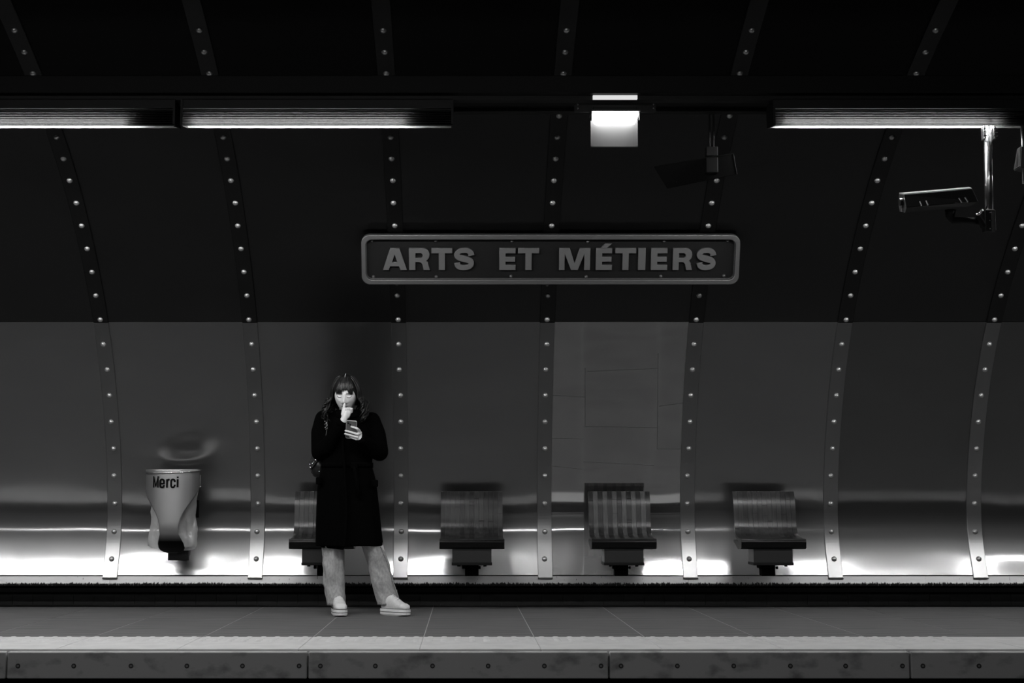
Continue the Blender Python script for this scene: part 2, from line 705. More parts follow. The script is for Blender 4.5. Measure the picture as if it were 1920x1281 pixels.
# tiled skirting in the recess
YB = 12.06
base = obj('baseboard_back', sspan((X0, YB + 0.008, -0.05), (X1, YB + 0.06, 0.30)), M_GROUT)
tag(base, 'row of dark tiles in the recess under the wall', kind='structure')
zt = at(871, 1111, YB).z
TW = 0.157
bm = bbox((0, 0, 0), (TW - 0.0022, 0.012, zt - 0.003), None, 0.0015)
me = bpy.data.meshes.new('tile')
bm.to_mesh(me)
bm.free()
me.materials.append(M_SKIRT)
for i in range(-30, 33):
    o = obj('tile', me, None, base)
    o.matrix_world = Matrix.Translation((0.05 + TW * i, YB + 0.004 + random.uniform(-0.001, 0.001), zt / 2 + 0.001))
obj('recess_shade', sspan((X0, YB - 0.012, zt + 0.002), (X1, YB + 0.01, 0.16)), M_BLACK, base)  # black strip for the shade above the skirting tiles

# ------------------------------------------------------------------ floor
YE, YW = 8.335, 9.12
fl = obj('floor', sspan((X0, YE + 0.01, -0.09), (X1, YB + 0.02, -0.0012)), M_GROUT)
tag(fl, 'dark tiled platform floor with a pale edge strip', kind='structure')
JX, TX = -0.238, 0.6435
bm = bbox((0, 0, 0), (TX - 0.0055, (YB - YW) / 2 - 0.003, 0.012), None, 0.001)
me = bpy.data.meshes.new('floor_tile')
bm.to_mesh(me)
bm.free()
me.materials.append(M_FLOOR)
bm = bmesh.new()
span(bm, (-TX / 2 + 0.0012, YE, -0.035), (TX / 2 - 0.0012, YW - 0.004, 0.003), 0.003)
me2 = bpy.data.meshes.new('edge_slab')
bm.to_mesh(me2)
bm.free()
me2.materials.append(M_STRIPE)
bm = bmesh.new()
g = bmesh.ops.create_uvsphere(bm, u_segments=10, v_segments=6, radius=0.022)
bmesh.ops.delete(bm, geom=[v for v in g['verts'] if v.co.z < -0.001], context='VERTS')
bmesh.ops.scale(bm, vec=(1, 1, 0.3), verts=bm.verts)
dome_me = bpy.data.meshes.new('dome')
bm.to_mesh(dome_me)
bm.free()
dome_me.materials.append(M_STRIPE)
dome_me.polygons.foreach_set('use_smooth', [True] * len(dome_me.polygons))
for i in range(-11, 13):
    x = JX + TX * (i + 0.5)
    for r in range(2):
        o = obj('floor_tile', me, None, fl)
        o.matrix_world = Matrix.Translation((x, YW + (YB - YW) * (r + 0.5) / 2, -0.006 + random.uniform(-0.0004, 0.0004)))
    o = obj('edge_slab', me2, None, fl)
    o.matrix_world = Matrix.Translation((x, 0, 0))
    if -5 <= i <= 4:
        for c in range(8):
            for r in range(4):
                if i == -5 and c < 4 or i == 4 and c > 5:
                    continue
                d = obj('dome', dome_me, None, o)
                d.matrix_parent_inverse = Matrix()
                d.location = (-TX / 2 + TX * (c + 0.5) / 8, YW - 0.035 - 0.095 * r, 0.002)

# edge beam under the strip
tr2 = empty('trim_2', (0, YE, -0.08))
tag(tr2, 'stained edge beam under the white platform strip', kind='structure')
zb0, zb1 = at(871, 1273, YE - 0.03).z, at(871, 1222.5, YE - 0.03).z
BX, BW = -0.8285, 1.5915
for i in range(-5, 7):
    bm = bmesh.new()
    span(bm, (BX + BW * i + 0.004, YE - 0.03, zb0), (BX + BW * (i + 1) - 0.004, YE + 0.2, zb1), 0.006)
    b = obj('edge_beam', bm, M_CONC, tr2)
    if -3 <= i <= 3:
        for q in range(6):
            bm = bmesh.new()
            c = Vector((BX + BW * i + 0.064 + 0.2965 * q + random.uniform(-.004, .004), YE - 0.031, at(871, 1249, YE - .03).z))
            tube(bm, [c + Vector((0, 0.004, 0)), c + Vector((0, -0.003, 0))], 0.0125, 12)
            rr = obj('bolt', bm, M_BOLT, b)
            bm = bmesh.new()
            tube(bm, [c + Vector((0, -0.001, 0)), c + Vector((0, -0.0045, 0))], 0.0068, 10)
            core = rr
            me3 = bpy.data.meshes.new('x')
            bm.to_mesh(me3)
            bm.free()
            bm = bmesh.new()
            bm.from_mesh(rr.data)
            nf = len(bm.faces)
            bm.from_mesh(me3)
            bm.faces.ensure_lookup_table()
            for f in bm.faces[nf:]:
                f.material_index = 1
            bm.to_mesh(rr.data)
            bm.free()
            rr.data.materials.append(M_BOLTC)
bm = bmesh.new()
span(bm, (X0, YE + 0.10, -1.1), (X1, YE + 0.3, zb0 - 0.001))
o = obj('wall_track', bm, M_DARK)
tag(o, 'dark wall below the platform edge', kind='structure')
o = obj('track_bed', sspan((X0, 1.0, -1.2), (X1, 8.7, -1.05)), M_PIT)
tag(o, 'dark ballast between the platforms', kind='structure')
opp = obj('opposite_platform', sspan((X0, -2.3, -1.1), (X1, 2 * YC - YE - 0.25, -0.002)), M_FLOOR)
tag(opp, 'dark floor of the opposite platform', kind='structure')
obj('edge_slab', sspan((X0, 2 * YC - YE - 0.8, -0.06), (X1, 2 * YC - YE, 0.002)), M_STRIPE, opp)

# ------------------------------------------------------------------ cable trunking and lamps
YL = 8.40            # near face of the lamp line
zy = lambda y: at(871, y, YL).z
tk = empty('cable_trunking', (0, YL + 0.15, zy(185)))
tag(tk, 'long black cable trunking above the lamps', 'trunking')
bm = bmesh.new()
span(bm, (X0, YL - 0.02, zy(176)), (X1, YL + 0.40, zy(143)), 0.004)
obj('casing', bm, M_DARK, tk)
obj('bottom_rail', sspan((X0, YL + 0.04, zy(184)), (X1, YL + 0.10, zy(176) + 0.001)), M_HOUS, tk)
obj('bottom_rail', sspan((X0, YL + 0.30, zy(184)), (X1, YL + 0.36, zy(176) + 0.001)), M_HOUS, tk)


def make_lamp(x0, x1, label, group, far=False):
    L = x1 - x0
    root = empty('trough_lamp', ((x0 + x1) / 2, YL + 0.1, zy(184)))
    tag(root, label, 'lamp', group)
    zt_, zb_ = zy(184), zy(236)
    bm = bmesh.new()
    span(bm, (x0, YL + 0.01, zy(203)), (x1, YL + 0.20, zt_), 0.006)
    obj('housing', bm, M_HOUS, root)
    for (ya, yb) in ((200, 203), (205, 207)):
        obj('ridge', sspan((x0 + .004, YL - 0.001, zy(yb)), (x1 - .004, YL + 0.03, zy(ya))), M_HOUS, root)
    # fluted near cover
    bm = bmesh.new()
    prof_ = []
    zz0, zz1 = zy(206), zb_
    nfl = 7
    for i in range(nfl * 6 + 1):
        t = i / (nfl * 6)
        ph = (t * nfl) % 1.0
        yo = 0.006 * math.sin(PI * ph) if i < nfl * 6 else 0
        prof_.append((YL + 0.012 - yo - 0.010 * t, zz0 + (zz1 - zz0) * t))
    back = [(a + 0.010, b) for a, b in prof_[::-1]]
    rows = [[Vector((x, a, b)) for a, b in prof_] for x in (x0 + 0.01, x1 - 0.004)]
    if not far:
        loft(bm, rows, cap=False, closed=False)
        obj('fluted_cover', bm, M_FLUTE, root)
    # far reflector, sloping
    bm = bmesh.new()
    prism_x(bm, [(YL + 0.085, zy(203)), (YL + 0.17, zb_ + 0.030), (YL + 0.174, zb_ + 0.031), (YL + 0.09, zy(203))], x0 + 0.01, x1 - 0.01)
    obj('reflector', bm, M_REFL, root)
    for x in (x0, x1 - 0.012):
        bm = bmesh.new()
        prism_x(bm, [(YL + 0.0, zt_ - 0.01), (YL - 0.002, zb_ + 0.002), (YL + 0.03, zb_ + 0.004), (YL + 0.18, zb_ + 0.030), (YL + 0.2, zt_ - 0.01)], x, x + 0.012)
        obj('end_cap', bm, M_HOUS, root)
    bm = bmesh.new()
    c = Vector((0, YL + 0.030, zb_ + 0.023))
    tube(bm, [Vector((x0 + 0.06, c.y, c.z)), Vector((x1 - 0.27, c.y, c.z))], 0.012, 10)
    obj('tube', bm, M_TUBEF if far else M_TUBE, root)
    obj('ballast', sspan((x1 - 0.25, YL + 0.02, zb_ + 0.018), (x1 - 0.02, YL + 0.075, zb_ + 0.05), 0.003), M_HOUS, root)
    return root


lx = lambda x: at(x, 220, YL).x
L1 = lx(850) - lx(338)
make_lamp(lx(338), lx(850), 'second fluted trough lamp from the left, above the woman', 'trough lamps under the black trunking')
make_lamp(lx(328) - L1, lx(328), 'leftmost fluted trough lamp, cut by the frame, above the bin', 'trough lamps under the black trunking')
lamp3 = make_lamp(lx(1450), lx(1450) + L1, 'rightmost fluted trough lamp, over the surveillance camera', 'trough lamps under the black trunking')
OFFL = 'trough lamp of the same line beyond the edge of the picture'
for x in (lx(328) - 2 * L1 - 0.03, lx(328) - 3 * L1 - 0.06, lx(2130), lx(2130) + L1 + 0.03):
    make_lamp(x, x + L1, OFFL, 'trough lamps beyond the picture')


def copy_tree(o, parent=None):
    c = o.copy()
    COL.objects.link(c)
    c.parent = parent
    for ch in o.children:
        d = copy_tree(ch, c)
    return c


# the lamp line over the opposite platform, behind the photographer
for i in range(6):
    x = -6.6 + (L1 + 0.03) * i
    m = make_lamp(x, x + L1, 'trough lamp over the opposite platform', 'trough lamps over the opposite platform', True)
    m.rotation_euler = (0, 0, PI)
    m.location = (m.location.x, 2 * YC - m.location.y, m.location.z)
tk2 = empty('cable_trunking', (0, 2 * YC - YL - 0.15, zy(185)))
tag(tk2, 'black cable trunking over the opposite platform', 'trunking')
obj('casing', sspan((X0, 2 * YC - YL - 0.40, zy(176)), (X1, 2 * YC - YL + 0.02, zy(143))), M_DARK, tk2)

# ------------------------------------------------------------------ illuminated plate lamp
xl, xr = at(1110, 230, YL).x, at(1199, 230, YL).x
zp = lambda y: at(1155, y, YL).z
lp = empty('exit_lamp', ((xl + xr) / 2, YL + 0.05, zp(200)))
tag(lp, 'small bright lamp over a hanging pale plate, under the trunking', 'lamp')
obj('mount_plate', sspan((at(1078, 200, YL).x, YL + 0.05, zp(206)), (at(1232, 200, YL).x, YL + 0.062, zp(193))), M_HOUS, lp)
for px in (1083, 1226):
    for py in (196, 203):
        bm = bmesh.new()
        ball(bm, at(px, py, YL + 0.049), 0.006, 8, 6)
        obj('screw', bm, M_SIGNF, lp)
obj('housing', sspan((xl + 0.01, YL + 0.02, zp(208)), (xr - 0.01, YL + 0.16, zp(197)), 0.004), M_HOUS, lp)
obj('lid', sspan((xl - 0.004, YL - 0.02, zp(210)), (xr + 0.006, YL + 0.14, zp(207.5)), 0.002), M_SIGNF, lp)
bm = bmesh.new()
rings = []
for i in range(9):
    a = PI / 2 * i / 8
    hw = (xr - xl) / 2 - 0.004 - 0.03 * (1 - math.cos(a))
    zz = zp(210) - (zp(210) - zp(228)) * math.sin(a)
    dy = 0.075 * math.cos(a)
    xm = (xl + xr) / 2
    rings.append([Vector((xm - hw, YL + 0.07 - dy, zz)), Vector((xm + hw, YL + 0.07 - dy, zz)), Vector((xm + hw, YL + 0.07 + 0.3 * dy, zz)), Vector((xm - hw, YL + 0.07 + 0.3 * dy, zz))])
loft(bm, rings)
obj('diffuser', bm, M_GLOW, lp, True)
M_PLATE = mat('pale_plate', 0.13, 0.6, spec=0.2)
M_PLATEF = mat('plate_edge', 0.14, 0.6)
obj('plate', sspan((xl + 0.003, YL + 0.098, zp(267)), (xr - 0.003, YL + 0.104, zp(211))), M_PLATE, lp)
bm = bmesh.new()
for (a, b, c, d) in ((xl, xl + 0.005, 268, 211), (xr - 0.005, xr, 268, 211), (xl, xr, 268, 266)):
    span(bm, (a, YL + 0.088, zp(c)), (b, YL + 0.11, zp(d)))
obj('plate_frame', bm, M_PLATEF, lp)
obj('lit_underside_strip', sspan((xl + 0.008, YL + 0.012, zp(184)), (xr - 0.008, YL + 0.036, zp(177.5))), M_GLOW2, lp)  # glowing bar in place of lamplight on the trunking's underside
for sx in (xl - 0.006, xr):
    obj('hinge', sspan((sx, YL, zp(224)), (sx + 0.006, YL + 0.03, zp(209))), M_DARK, lp)

# ------------------------------------------------------------------ hanging monitor
YM = 8.75
M_CASE = mat('camera_case', 0.010, 0.4)
M_MATT = mat('matt_black_metal', 0.003, 0.6, spec=0.15)
mo = empty('hanging_monitor', at(1334, 280, YM))
tag(mo, 'dark tilted display hanging on twin rods beside the lit plate', 'monitor')
for px in (1330.5, 1338):
    bm = bmesh.new()
    tube(bm, [at(px, 278, YM), Vector((at(px, 240, YM).x, YM, zy(176) - 0.001))], 0.0055, 8)
    obj('rod', bm, M_DARK, mo)
obj('coupling', bbox(at(1334, 285, YM), (0.068, 0.05, 0.055), None, 0.004), M_MATT, mo)
mn = Vector((-0.15, -0.9, -0.35)).normalized()
mc = at(1334, 318, YM - 0.06)


def on_monitor(px, py):
    o = Vector((0, 0, CAMZ))
    r = at(px, py, 8) - o
    return o + r * ((mc - o).dot(mn) / r.dot(mn))


quad = [on_monitor(*q) for q in ((1226, 313), (1375, 288), (1382, 327), (1251, 354))]
bm2 = bmesh.new()
loft(bm2, [quad, [q - mn * 0.03 for q in quad]])
bmesh.ops.bevel(bm2, geom=list(bm2.edges), offset=0.003, segments=2, affect='EDGES')
obj('display_body', bm2, M_MATT, mo)
for a_, b_ in ((0, 1), (1, 2)):
    bm = bmesh.new()
    tube(bm, [quad[a_] + mn * 0.0015, quad[b_] + mn * 0.0015], 0.0016, 6)
    obj('edge_trim', bm, M_HOUS, mo)
obj('mount_block', bbox(at(1334, 311, YM - 0.075), (0.07, 0.05, 0.09), None, 0.005), M_MATT, mo)
bm = bmesh.new()
ball(bm, at(1269, 341, YM - 0.155), 0.0018, 8, 6)
obj('indicator', bm, M_SIGNF, mo)

# ------------------------------------------------------------------ surveillance camera
YV = 8.44
cc = empty('surveillance_camera', at(1853, 240, YV))
tag(cc, 'surveillance camera on a chrome pole under the right lamp', 'camera')
bm = bmesh.new()
tube(bm, [at(1852.5, 226, YV), at(1855, 425, YV)], 0.0235, 20)
obj('pole', bm, M_CHROME, cc, True)
for px in (1844, 1863):
    bm = bmesh.new()
    c = at(px, 250, YV - 0.01)
    box(bm, c, (0.012, 0.05, 0.075), None, 0.004)
    for dz in (-0.02, 0.0, 0.02):
        tube(bm, [c + Vector((-0.010, -0.028, dz)), c + Vector((0.012, -0.028, dz))], 0.004, 8)
    obj('clamp', bm, M_CHROME, cc)
# bracket at the pole foot
c = at(1854, 415, YV)
bm = bmesh.new()
box(bm, c, (0.058, 0.06, 0.118), None, 0.003)
obj('pole_bracket', bm, M_HOUS, cc)
obj('side_plate', bbox(at(1862, 416, YV - 0.033), (0.016, 0.006, 0.115)), M_SIGNF, cc)
for py in (399, 414, 429):
    bm = bmesh.new()
    tube(bm, [at(1855, py, YV - 0.034), at(1860, py - 0.3, YV - 0.034)], 0.0035, 8)
    obj('screw', bm, M_CHROME, cc)
bm = bmesh.new()
tube(bm, [at(1843, 416, YV), at(1806, 413, YV), at(1786, 413, YV), at(1782, 405, YV), at(1782, 394, YV)], [0.019, 0.018, 0.02, 0.026, 0.03], 12)
obj('bracket_arm', bm, M_DARK, cc, True)
bm = bmesh.new()
tube(bm, [at(1845, 425, YV - .01), at(1834, 405, YV - 0.02), at(1843, 394, YV)], [0.02, 0.014, 0.01], 8)
obj('cable_gland', bm, M_DARK, cc)
for (px, py) in ((1831.5, 402), (1836.5, 400), (1843, 395)):
    bm = bmesh.new()
    ball(bm, at(px, py, YV - 0.035), 0.004, 8, 6)
    obj('gland_screw', bm, M_CHROME, cc)
# housing: section swept between the two ends, front end towards the tracks
fr = dict(tl=(1686, 364), tr=(1695, 367), br=(1699, 389), bl=(1687, 392))
yf = lambda px: YV - 0.02
bm = bmesh.new()
fx = [at(1686, 363.5, YV + 0.10), at(1696, 365.5, YV - 0.06), at(1699.5, 389, YV - 0.055), at(1697, 399, YV - 0.03), at(1687, 397, YV + 0.07), at(1685, 385, YV + 0.10)]
bx = [at(1817, 352.5, YV + 0.09), at(1822, 354.5, YV - 0.05), at(1833, 378, YV - 0.055), at(1820, 387, YV - 0.03), at(1812, 388, YV + 0.07), at(1815, 375, YV + 0.10)]
loft(bm, [fx, bx])
obj('housing', bm, M_CASE, cc)
bm = bmesh.new()
up = [q + Vector((0, 0, 0.006)) for q in (fx[0], fx[1], bx[1], bx[0])]
lo_ = [q + Vector((0, 0, -0.001)) for q in (fx[0], fx[1], bx[1], bx[0])]
loft(bm, [lo_, up])
obj('sunshield', bm, M_SIGNF, cc)
for e0, e1 in ((fx[1], fx[2]), (bx[1], bx[2]), (fx[2], bx[2]), (fx[1], bx[1])):
    bm = bmesh.new()
    tube(bm, [e0 + Vector((0, -0.003, 0)), e1 + Vector((0, -0.003, 0))], 0.0022, 6)
    obj('edge_trim', bm, M_HOUS, cc)
for t in (0.24, 0.80):
    a0 = fx[1].lerp(bx[1], t)
    b0 = fx[2].lerp(bx[2], t)
    ex = (bx[1] - fx[1]).normalized()
    bm = bmesh.new()
    p0 = a0.lerp(b0, 0.62) + Vector((0, -0.006, 0))
    p1 = a0.lerp(b0, 1.0) + Vector((0, -0.006, 0))
    for sgn in (-0.017, 0.017):
        tube(bm, [p0 + ex * sgn, p1 + ex * (sgn + 0.006)], 0.0056, 8)
    tube(bm, [p1 + ex * -0.015, p1 + ex * 0.025], 0.0034, 6)
    obj('latch', bm, M_CHROME, cc)
obj('window_glint', bbox(at(1692.5, 394.5, YV - 0.055), (0.011, 0.006, 0.017)), M_REFL, cc)
bm = bmesh.new()
tube(bm, [at(1692, 378, YV + 0.01), at(1686.5, 378.5, YV + 0.01)], 0.022, 14)
obj('lens', bm, M_SCREEN, cc)

# second pole device at the edge of the frame
sp = empty('pole_speaker', at(1917, 240, YV))
tag(sp, 'small grey device on a pole at the right edge', 'speaker')
bm = bmesh.new()
tube(bm, [at(1917, 226, YV), at(1920, 345, YV)], 0.011, 14)
obj('pole', bm, M_CHROME, sp, True)
bm = bmesh.new()
c0, c1 = at(1921, 276, YV), at(1922, 320, YV)
loft(bm, [[c0 + Vector((dx * 0.032, dy * 0.03, 0)) for dx, dy in ((-1, -1), (1, -1), (1, 1), (-1, 1))],
          [c1 + Vector((dx * 0.048, dy * 0.05, 0.01 if dx < 0 else -0.01)) for dx, dy in ((-1, -1), (1, -1), (1, 1), (-1, 1))]])
bmesh.ops.bevel(bm, geom=list(bm.edges), offset=0.005, segments=2, affect='EDGES')
obj('case', bm, M_SIGNF, sp)

# ------------------------------------------------------------------ station sign
zc = at(1031, 484, 10.7).z
YSG = 10.70
sA, sB = at(676, 438, YSG - 0.05), at(1387, 438, YSG - 0.05)
sC, sD = at(681, 531, YSG + 0.07), at(1382, 530, YSG + 0.07)
ex = Vector((1, 0, 0))
upv = Vector((0, sA.y - sC.y, sA.z - sC.z))
HS = upv.length
upv.normalize()
nv = ex.cross(upv)            # towards the camera: (0,-,?)
if nv.y > 0:
    nv = -nv
WS = ((sB.x - sA.x) + (sD.x - sC.x)) / 2
cx = (sA.x + sB.x + sC.x + sD.x) / 4
org = Vector((cx, (sA.y + sC.y) / 2, (sA.z + sC.z) / 2))
MS = Matrix((ex, upv, nv)).transposed().to_4x4()
MS.translation = org
sg = empty('station_sign', org)
tag(sg, 'framed station name sign reading ARTS ET METIERS on the wall', 'sign')


def sobj(name, me, m, local, smooth=False):
    me.transform(MS @ local)
    return obj(name, me, m, sg, smooth)


def rrect(w_, h_, r):
    o = []
    for (sx, sy, a0) in ((1, 1, 0), (-1, 1, 90), (-1, -1, 180), (1, -1, 270)):
        o += arc(sx * (w_ / 2 - r), sy * (h_ / 2 - r), r, r, a0, a0 + 90, 8)
    return o


sobj('frame', flat_shape([rrect(WS, HS, 0.06), rrect(WS - 0.064, HS - 0.070, 0.042)], 0.05, 0.006), M_SIGNF, Matrix.Translation((0, 0, 0.0)))
sobj('inner_lip', flat_shape([rrect(WS - 0.062, HS - 0.068, 0.042), rrect(WS - 0.072, HS - 0.078, 0.037)], 0.02), M_SIGNF, Matrix.Translation((0, 0, 0.006)))
sobj('board', flat_shape([rrect(WS - 0.02, HS - 0.02, 0.05)], 0.012), M_SIGNB, Matrix.Translation((0, 0, -0.002)))
sobj('back_box', flat_shape([rrect(WS - 0.10, HS - 0.08, 0.05)], 0.10), M_DARK, Matrix.Translation((0, 0, -0.11)))


def ribbon_shape(center, halfw):
    L, R = [], []
    n = len(center)
    for i, c in enumerate(center):
        d = (center[min(i + 1, n - 1)] - center[max(i - 1, 0)]).normalized()
        q = Vector((-d.y, d.x))
        h = halfw(i / (n - 1))
        L.append((c.x + q.x * h, c.y + q.y * h))
        R.append((c.x - q.x * h, c.y - q.y * h))
    return L + R[::-1]


def glyph(ch):
    """outline(s) of a heavy grotesque capital; cap height 1; returns loops, width"""
    st, hb = 0.28, 0.235
    if ch == 'A':
        return [[(0, 0), (0.335, 1), (0.74, 1), (1.08, 0), (0.785, 0), (0.715, 0.17), (0.325, 0.17), (0.265, 0)],
                [(0.41, 0.365), (0.645, 0.365), (0.53, 0.70)]], 1.08
    if ch == 'T':
        return [[(0.335, 0), (0.625, 0), (0.625, 0.765), (0.96, 0.765), (0.96, 1), (0, 1), (0, 0.765), (0.335, 0.765)]], 0.96
    if ch == 'I':
        return [[(0, 0), (0.29, 0), (0.29, 1), (0, 1)]], 0.29
    if ch in 'EÉ':
        return [[(0, 0), (0.74, 0), (0.74, 0.235), (0.285, 0.235), (0.285, 0.385), (0.715, 0.385), (0.715, 0.605), (0.285, 0.605),
                 (0.285, 0.765), (0.735, 0.765), (0.735, 1), (0, 1)]], 0.74
    if ch == 'M':
        return [[(0, 0), (0.255, 0), (0.255, 0.74), (0.55, 0), (0.86, 0), (1.15, 0.74), (1.15, 0), (1.42, 0), (1.42, 1), (0.935, 1), (0.71, 0.30), (0.485, 1), (0, 1)]], 1.42
    if ch == 'R':
        out = [(0, 0), (0.285, 0), (0.285, 0.365), (0.42, 0.365)] + arc(0.42, 0.19, 0.18, 0.175, 90, 20, 6) + [(0.645, 0), (0.925, 0), (0.845, 0.28)] + \
            arc(0.66, 0.30, 0.19, 0.13, 0, 62, 5) + arc(0.63, 0.70, 0.28, 0.30, -48, 90, 14) + [(0, 1)]
        hole = [(0.285, 0.56), (0.50, 0.56)] + arc(0.50, 0.665, 0.105, 0.105, -90, 90, 10) + [(0.285, 0.77)]
        return [out, hole], 0.925
    if ch == 'S':
        pts = [(0.775, 0.66), (0.735, 0.80), (0.60, 0.885), (0.44, 0.89), (0.26, 0.86), (0.145, 0.74), (0.17, 0.62), (0.32, 0.545), (0.55, 0.485),
               (0.72, 0.41), (0.765, 0.28), (0.69, 0.165), (0.50, 0.11), (0.33, 0.115), (0.19, 0.185), (0.145, 0.33)]
        c = [Vector((a[0], a[1])) for a in catmull([(x_, y_, 0) for x_, y_ in pts], 4)]
        return [ribbon_shape(c, lambda t: 0.142 if t in (0, 1) else 0.112 + 0.03 * math.sin(PI * min(1, max(0, (t - 0.3) / 0.4))) + 0.024 * abs(2 * t - 1) ** 4)], 0.92
    if ch == '´':
        return [[(0, 0), (0.27, 0.0), (0.52, 0.225), (0.21, 0.225)]], 0.52


# left edge of each letter, its width and its baseline in the photograph
CAPS = [('A', 718, 763), ('R', 767, 806), ('T', 809, 848), ('S', 851, 890), ('E', 936, 967), ('T', 971, 1011),
        ('M', 1048, 1107), ('É', 1117, 1148), ('T', 1153, 1193), ('I', 1196, 1211), ('E', 1220, 1252), ('R', 1261, 1299), ('S', 1305, 1344)]


def on_sign(px, py, d=0.03):
    # meet the ray with the sign plane
    o = Vector((0, 0, CAMZ))
    r = at(px, py, 10.0) - o
    t = (org + nv * d - o).dot(nv) / r.dot(nv)
    q = o + r * t - org
    return q.dot(ex), q.dot(upv)


for ch, xa, xb in CAPS:
    loops, wd = glyph(ch)
    x_, yb_ = on_sign(xa, 506.5)
    xe, yt_ = on_sign(xb, 465.5)
    sx, sy = (xe - x_) / wd, yt_ - yb_
    me = flat_shape([[(q[0] * sx, q[1] * sy) for q in lpp] for lpp in loops], 0.022, 0.0025)
    sobj('letter', me, M_LETTER, Matrix.Translation((x_, yb_, 0.010)))
    if ch == 'É':
        loops, wd = glyph('´')
        me = flat_shape([[(q[0] * sx * 1.0, q[1] * sy * 0.95) for q in lpp] for lpp in loops], 0.022, 0.002)
        sobj('accent', me, M_LETTER, Matrix.Translation((x_ + 0.20 * sx, yb_ + 1.0 * sy, 0.016)))
for px, py in ((700, 519), (818, 519), (958, 518), (1099, 519), (1239, 518), (1357, 517), (697, 451), (817, 451), (960, 452), (1102, 453), (1245, 452), (1364, 451)):
    a, b = on_sign(px, py, 0.01)
    bm = bmesh.new()
    ball(bm, (0, 0, 0), (0.013, 0.013, 0.013), 10, 7)
    me3 = bpy.data.meshes.new('screw')
    bm.to_mesh(me3)
    bm.free()
    sobj('screw', me3, M_SIGNF, Matrix.Translation((a, b, 0.012)), True)
for px, py in ((744, 533), (1026, 534)):
    bm = bmesh.new()
    ball(bm, (0, 0, 0), 0.014, 10, 7)
    me3 = bpy.data.meshes.new('screw')
    bm.to_mesh(me3)
    bm.free()
    a, b = on_sign(px, py, 0.0)
    sobj('screw', me3, M_SIGNF, Matrix.Translation((a, b, 0.0)), True)

# ------------------------------------------------------------------ bench seats
SEATP = [(11.655, 0.872), (11.648, 0.866), (11.628, 0.835), (11.610, 0.79), (11.600, 0.74), (11.594, 0.69), (11.586, 0.64), (11.570, 0.595),
         (11.540, 0.562), (11.49, 0.542), (11.42, 0.532), (11.36, 0.527), (11.315, 0.523)]
SEATC = [(v.x, v.y) for v in catmull([(a, b, 0) for a, b in SEATP], 3)]


def sheet_prof(pts, th):
    out = []
    n = len(pts)
    for i, (a, b) in enumerate(pts):
        p_, q_ = pts[max(i - 1, 0)], pts[min(i + 1, n - 1)]
        d = Vector((q_[0] - p_[0], q_[1] - p_[1])).normalized()
        out.append((a - d.y * th, b + d.x * th))
    return out


bw = 0.462
NPL = 13


def make_seat(cx_, label, style, seed):
    rnd = random.Random(seed)
    r = empty('bench_seat', (cx_, 11.5, 0.26))
    tag(r, label, 'seat', 'wooden seats along the wall')
    back = sheet_prof(SEATC, -0.022) if sheet_prof(SEATC, 0.022)[5][0] < SEATC[5][0] else sheet_prof(SEATC, 0.022)
    for i in range(NPL):
        x0_ = cx_ - bw / 2 + bw * i / NPL + 0.0006
        x1_ = cx_ - bw / 2 + bw * (i + 1) / NPL - 0.0006
        bm = bmesh.new()
        j = rnd.uniform(-0.0007, 0.0007)
        fr_ = [(a - 0.0 + j, b) for a, b in SEATC]
        rows_ = [[Vector((x, a, b)) for a, b in fr_ + back[::-1]] for x in (x0_, x1_)]
        loft(bm, rows_)
        if style == 'striped':
            m = M_WOODL if i % 2 else M_WOODD
        else:
            m = rnd.choice((M_WOODD, M_WOODM, M_WOODM, M_WOODM))
        o = obj('plank', bm, m, r)
        for f in o.data.polygons:
            f.use_smooth = len(f.vertices) == 4
        o.data.set_sharp_from_angle(angle=0.7) if hasattr(o.data, 'set_sharp_from_angle') else None
        # cross joints of the wood blocks
    for q in range(9):
        i = rnd.randrange(NPL)
        zz = rnd.uniform(0.60, 0.83)
        yy = interp([b for a, b in SEATC[::-1]], [a for a, b in SEATC[::-1]], zz)
        x0_ = cx_ - bw / 2 + bw * i / NPL
        obj('block_joint', sspan((x0_, yy - 0.0012, zz - 0.001), (x0_ + bw / NPL, yy + 0.004, zz + 0.001)), M_DARK, r)
    # black rolled front edge
    bm = bmesh.new()
    fp = arc(11.305, 0.500, 0.026, 0.026, 80, 200, 8) + [(11.285, 0.462), (11.31, 0.452), (11.42, 0.447), (11.60, 0.50), (11.60, 0.515), (11.42, 0.505), (11.33, 0.52)]
    prism_x(bm, fp, cx_ - bw / 2 - 0.004, cx_ + bw / 2 + 0.004)
    obj('front_edge', bm, M_EDGE, r)
    # pedestal box
    bm = bmesh.new()
    span(bm, (cx_ - 0.142, 11.31, 0.352), (cx_ + 0.142, 11.52, 0.46), 0.004)
    obj('pedestal', bm, M_PED, r)
    bm = bmesh.new()
    span(bm, (cx_ - 0.146, 11.300, 0.335), (cx_ + 0.146, 11.525, 0.356), 0.003)
    obj('pedestal_flange', bm, M_DARK, r)
    for dx in (-0.095, 0.095):
        bm = bmesh.new()
        tube(bm, [(cx_ + dx, 11.34, 0.34), (cx_ + dx, 11.34, 0.325)], 0.012, 8)
        obj('bolt', bm, M_DARK, r)
    bm = bmesh.new()
    span(bm, (cx_ - 0.05, 11.50, 0.25), (cx_ + 0.05, 11.60, 0.345), 0.004)
    span(bm, (cx_ - 0.035, 11.55, 0.30), (cx_ + 0.035, 11.80, 0.36), 0.004)
    obj('bracket', bm, M_BLACK, r)
    bm = bmesh.new()
    tube(bm, [(cx_ - 0.05, 11.48, 0.318), (cx_ - 0.072, 11.48, 0.318)], 0.014, 8)
    tube(bm, [(cx_ + 0.05, 11.48, 0.312), (cx_ + 0.065, 11.48, 0.312)], 0.010, 8)
    obj('knob', bm, M_BLACK, r)
    return r


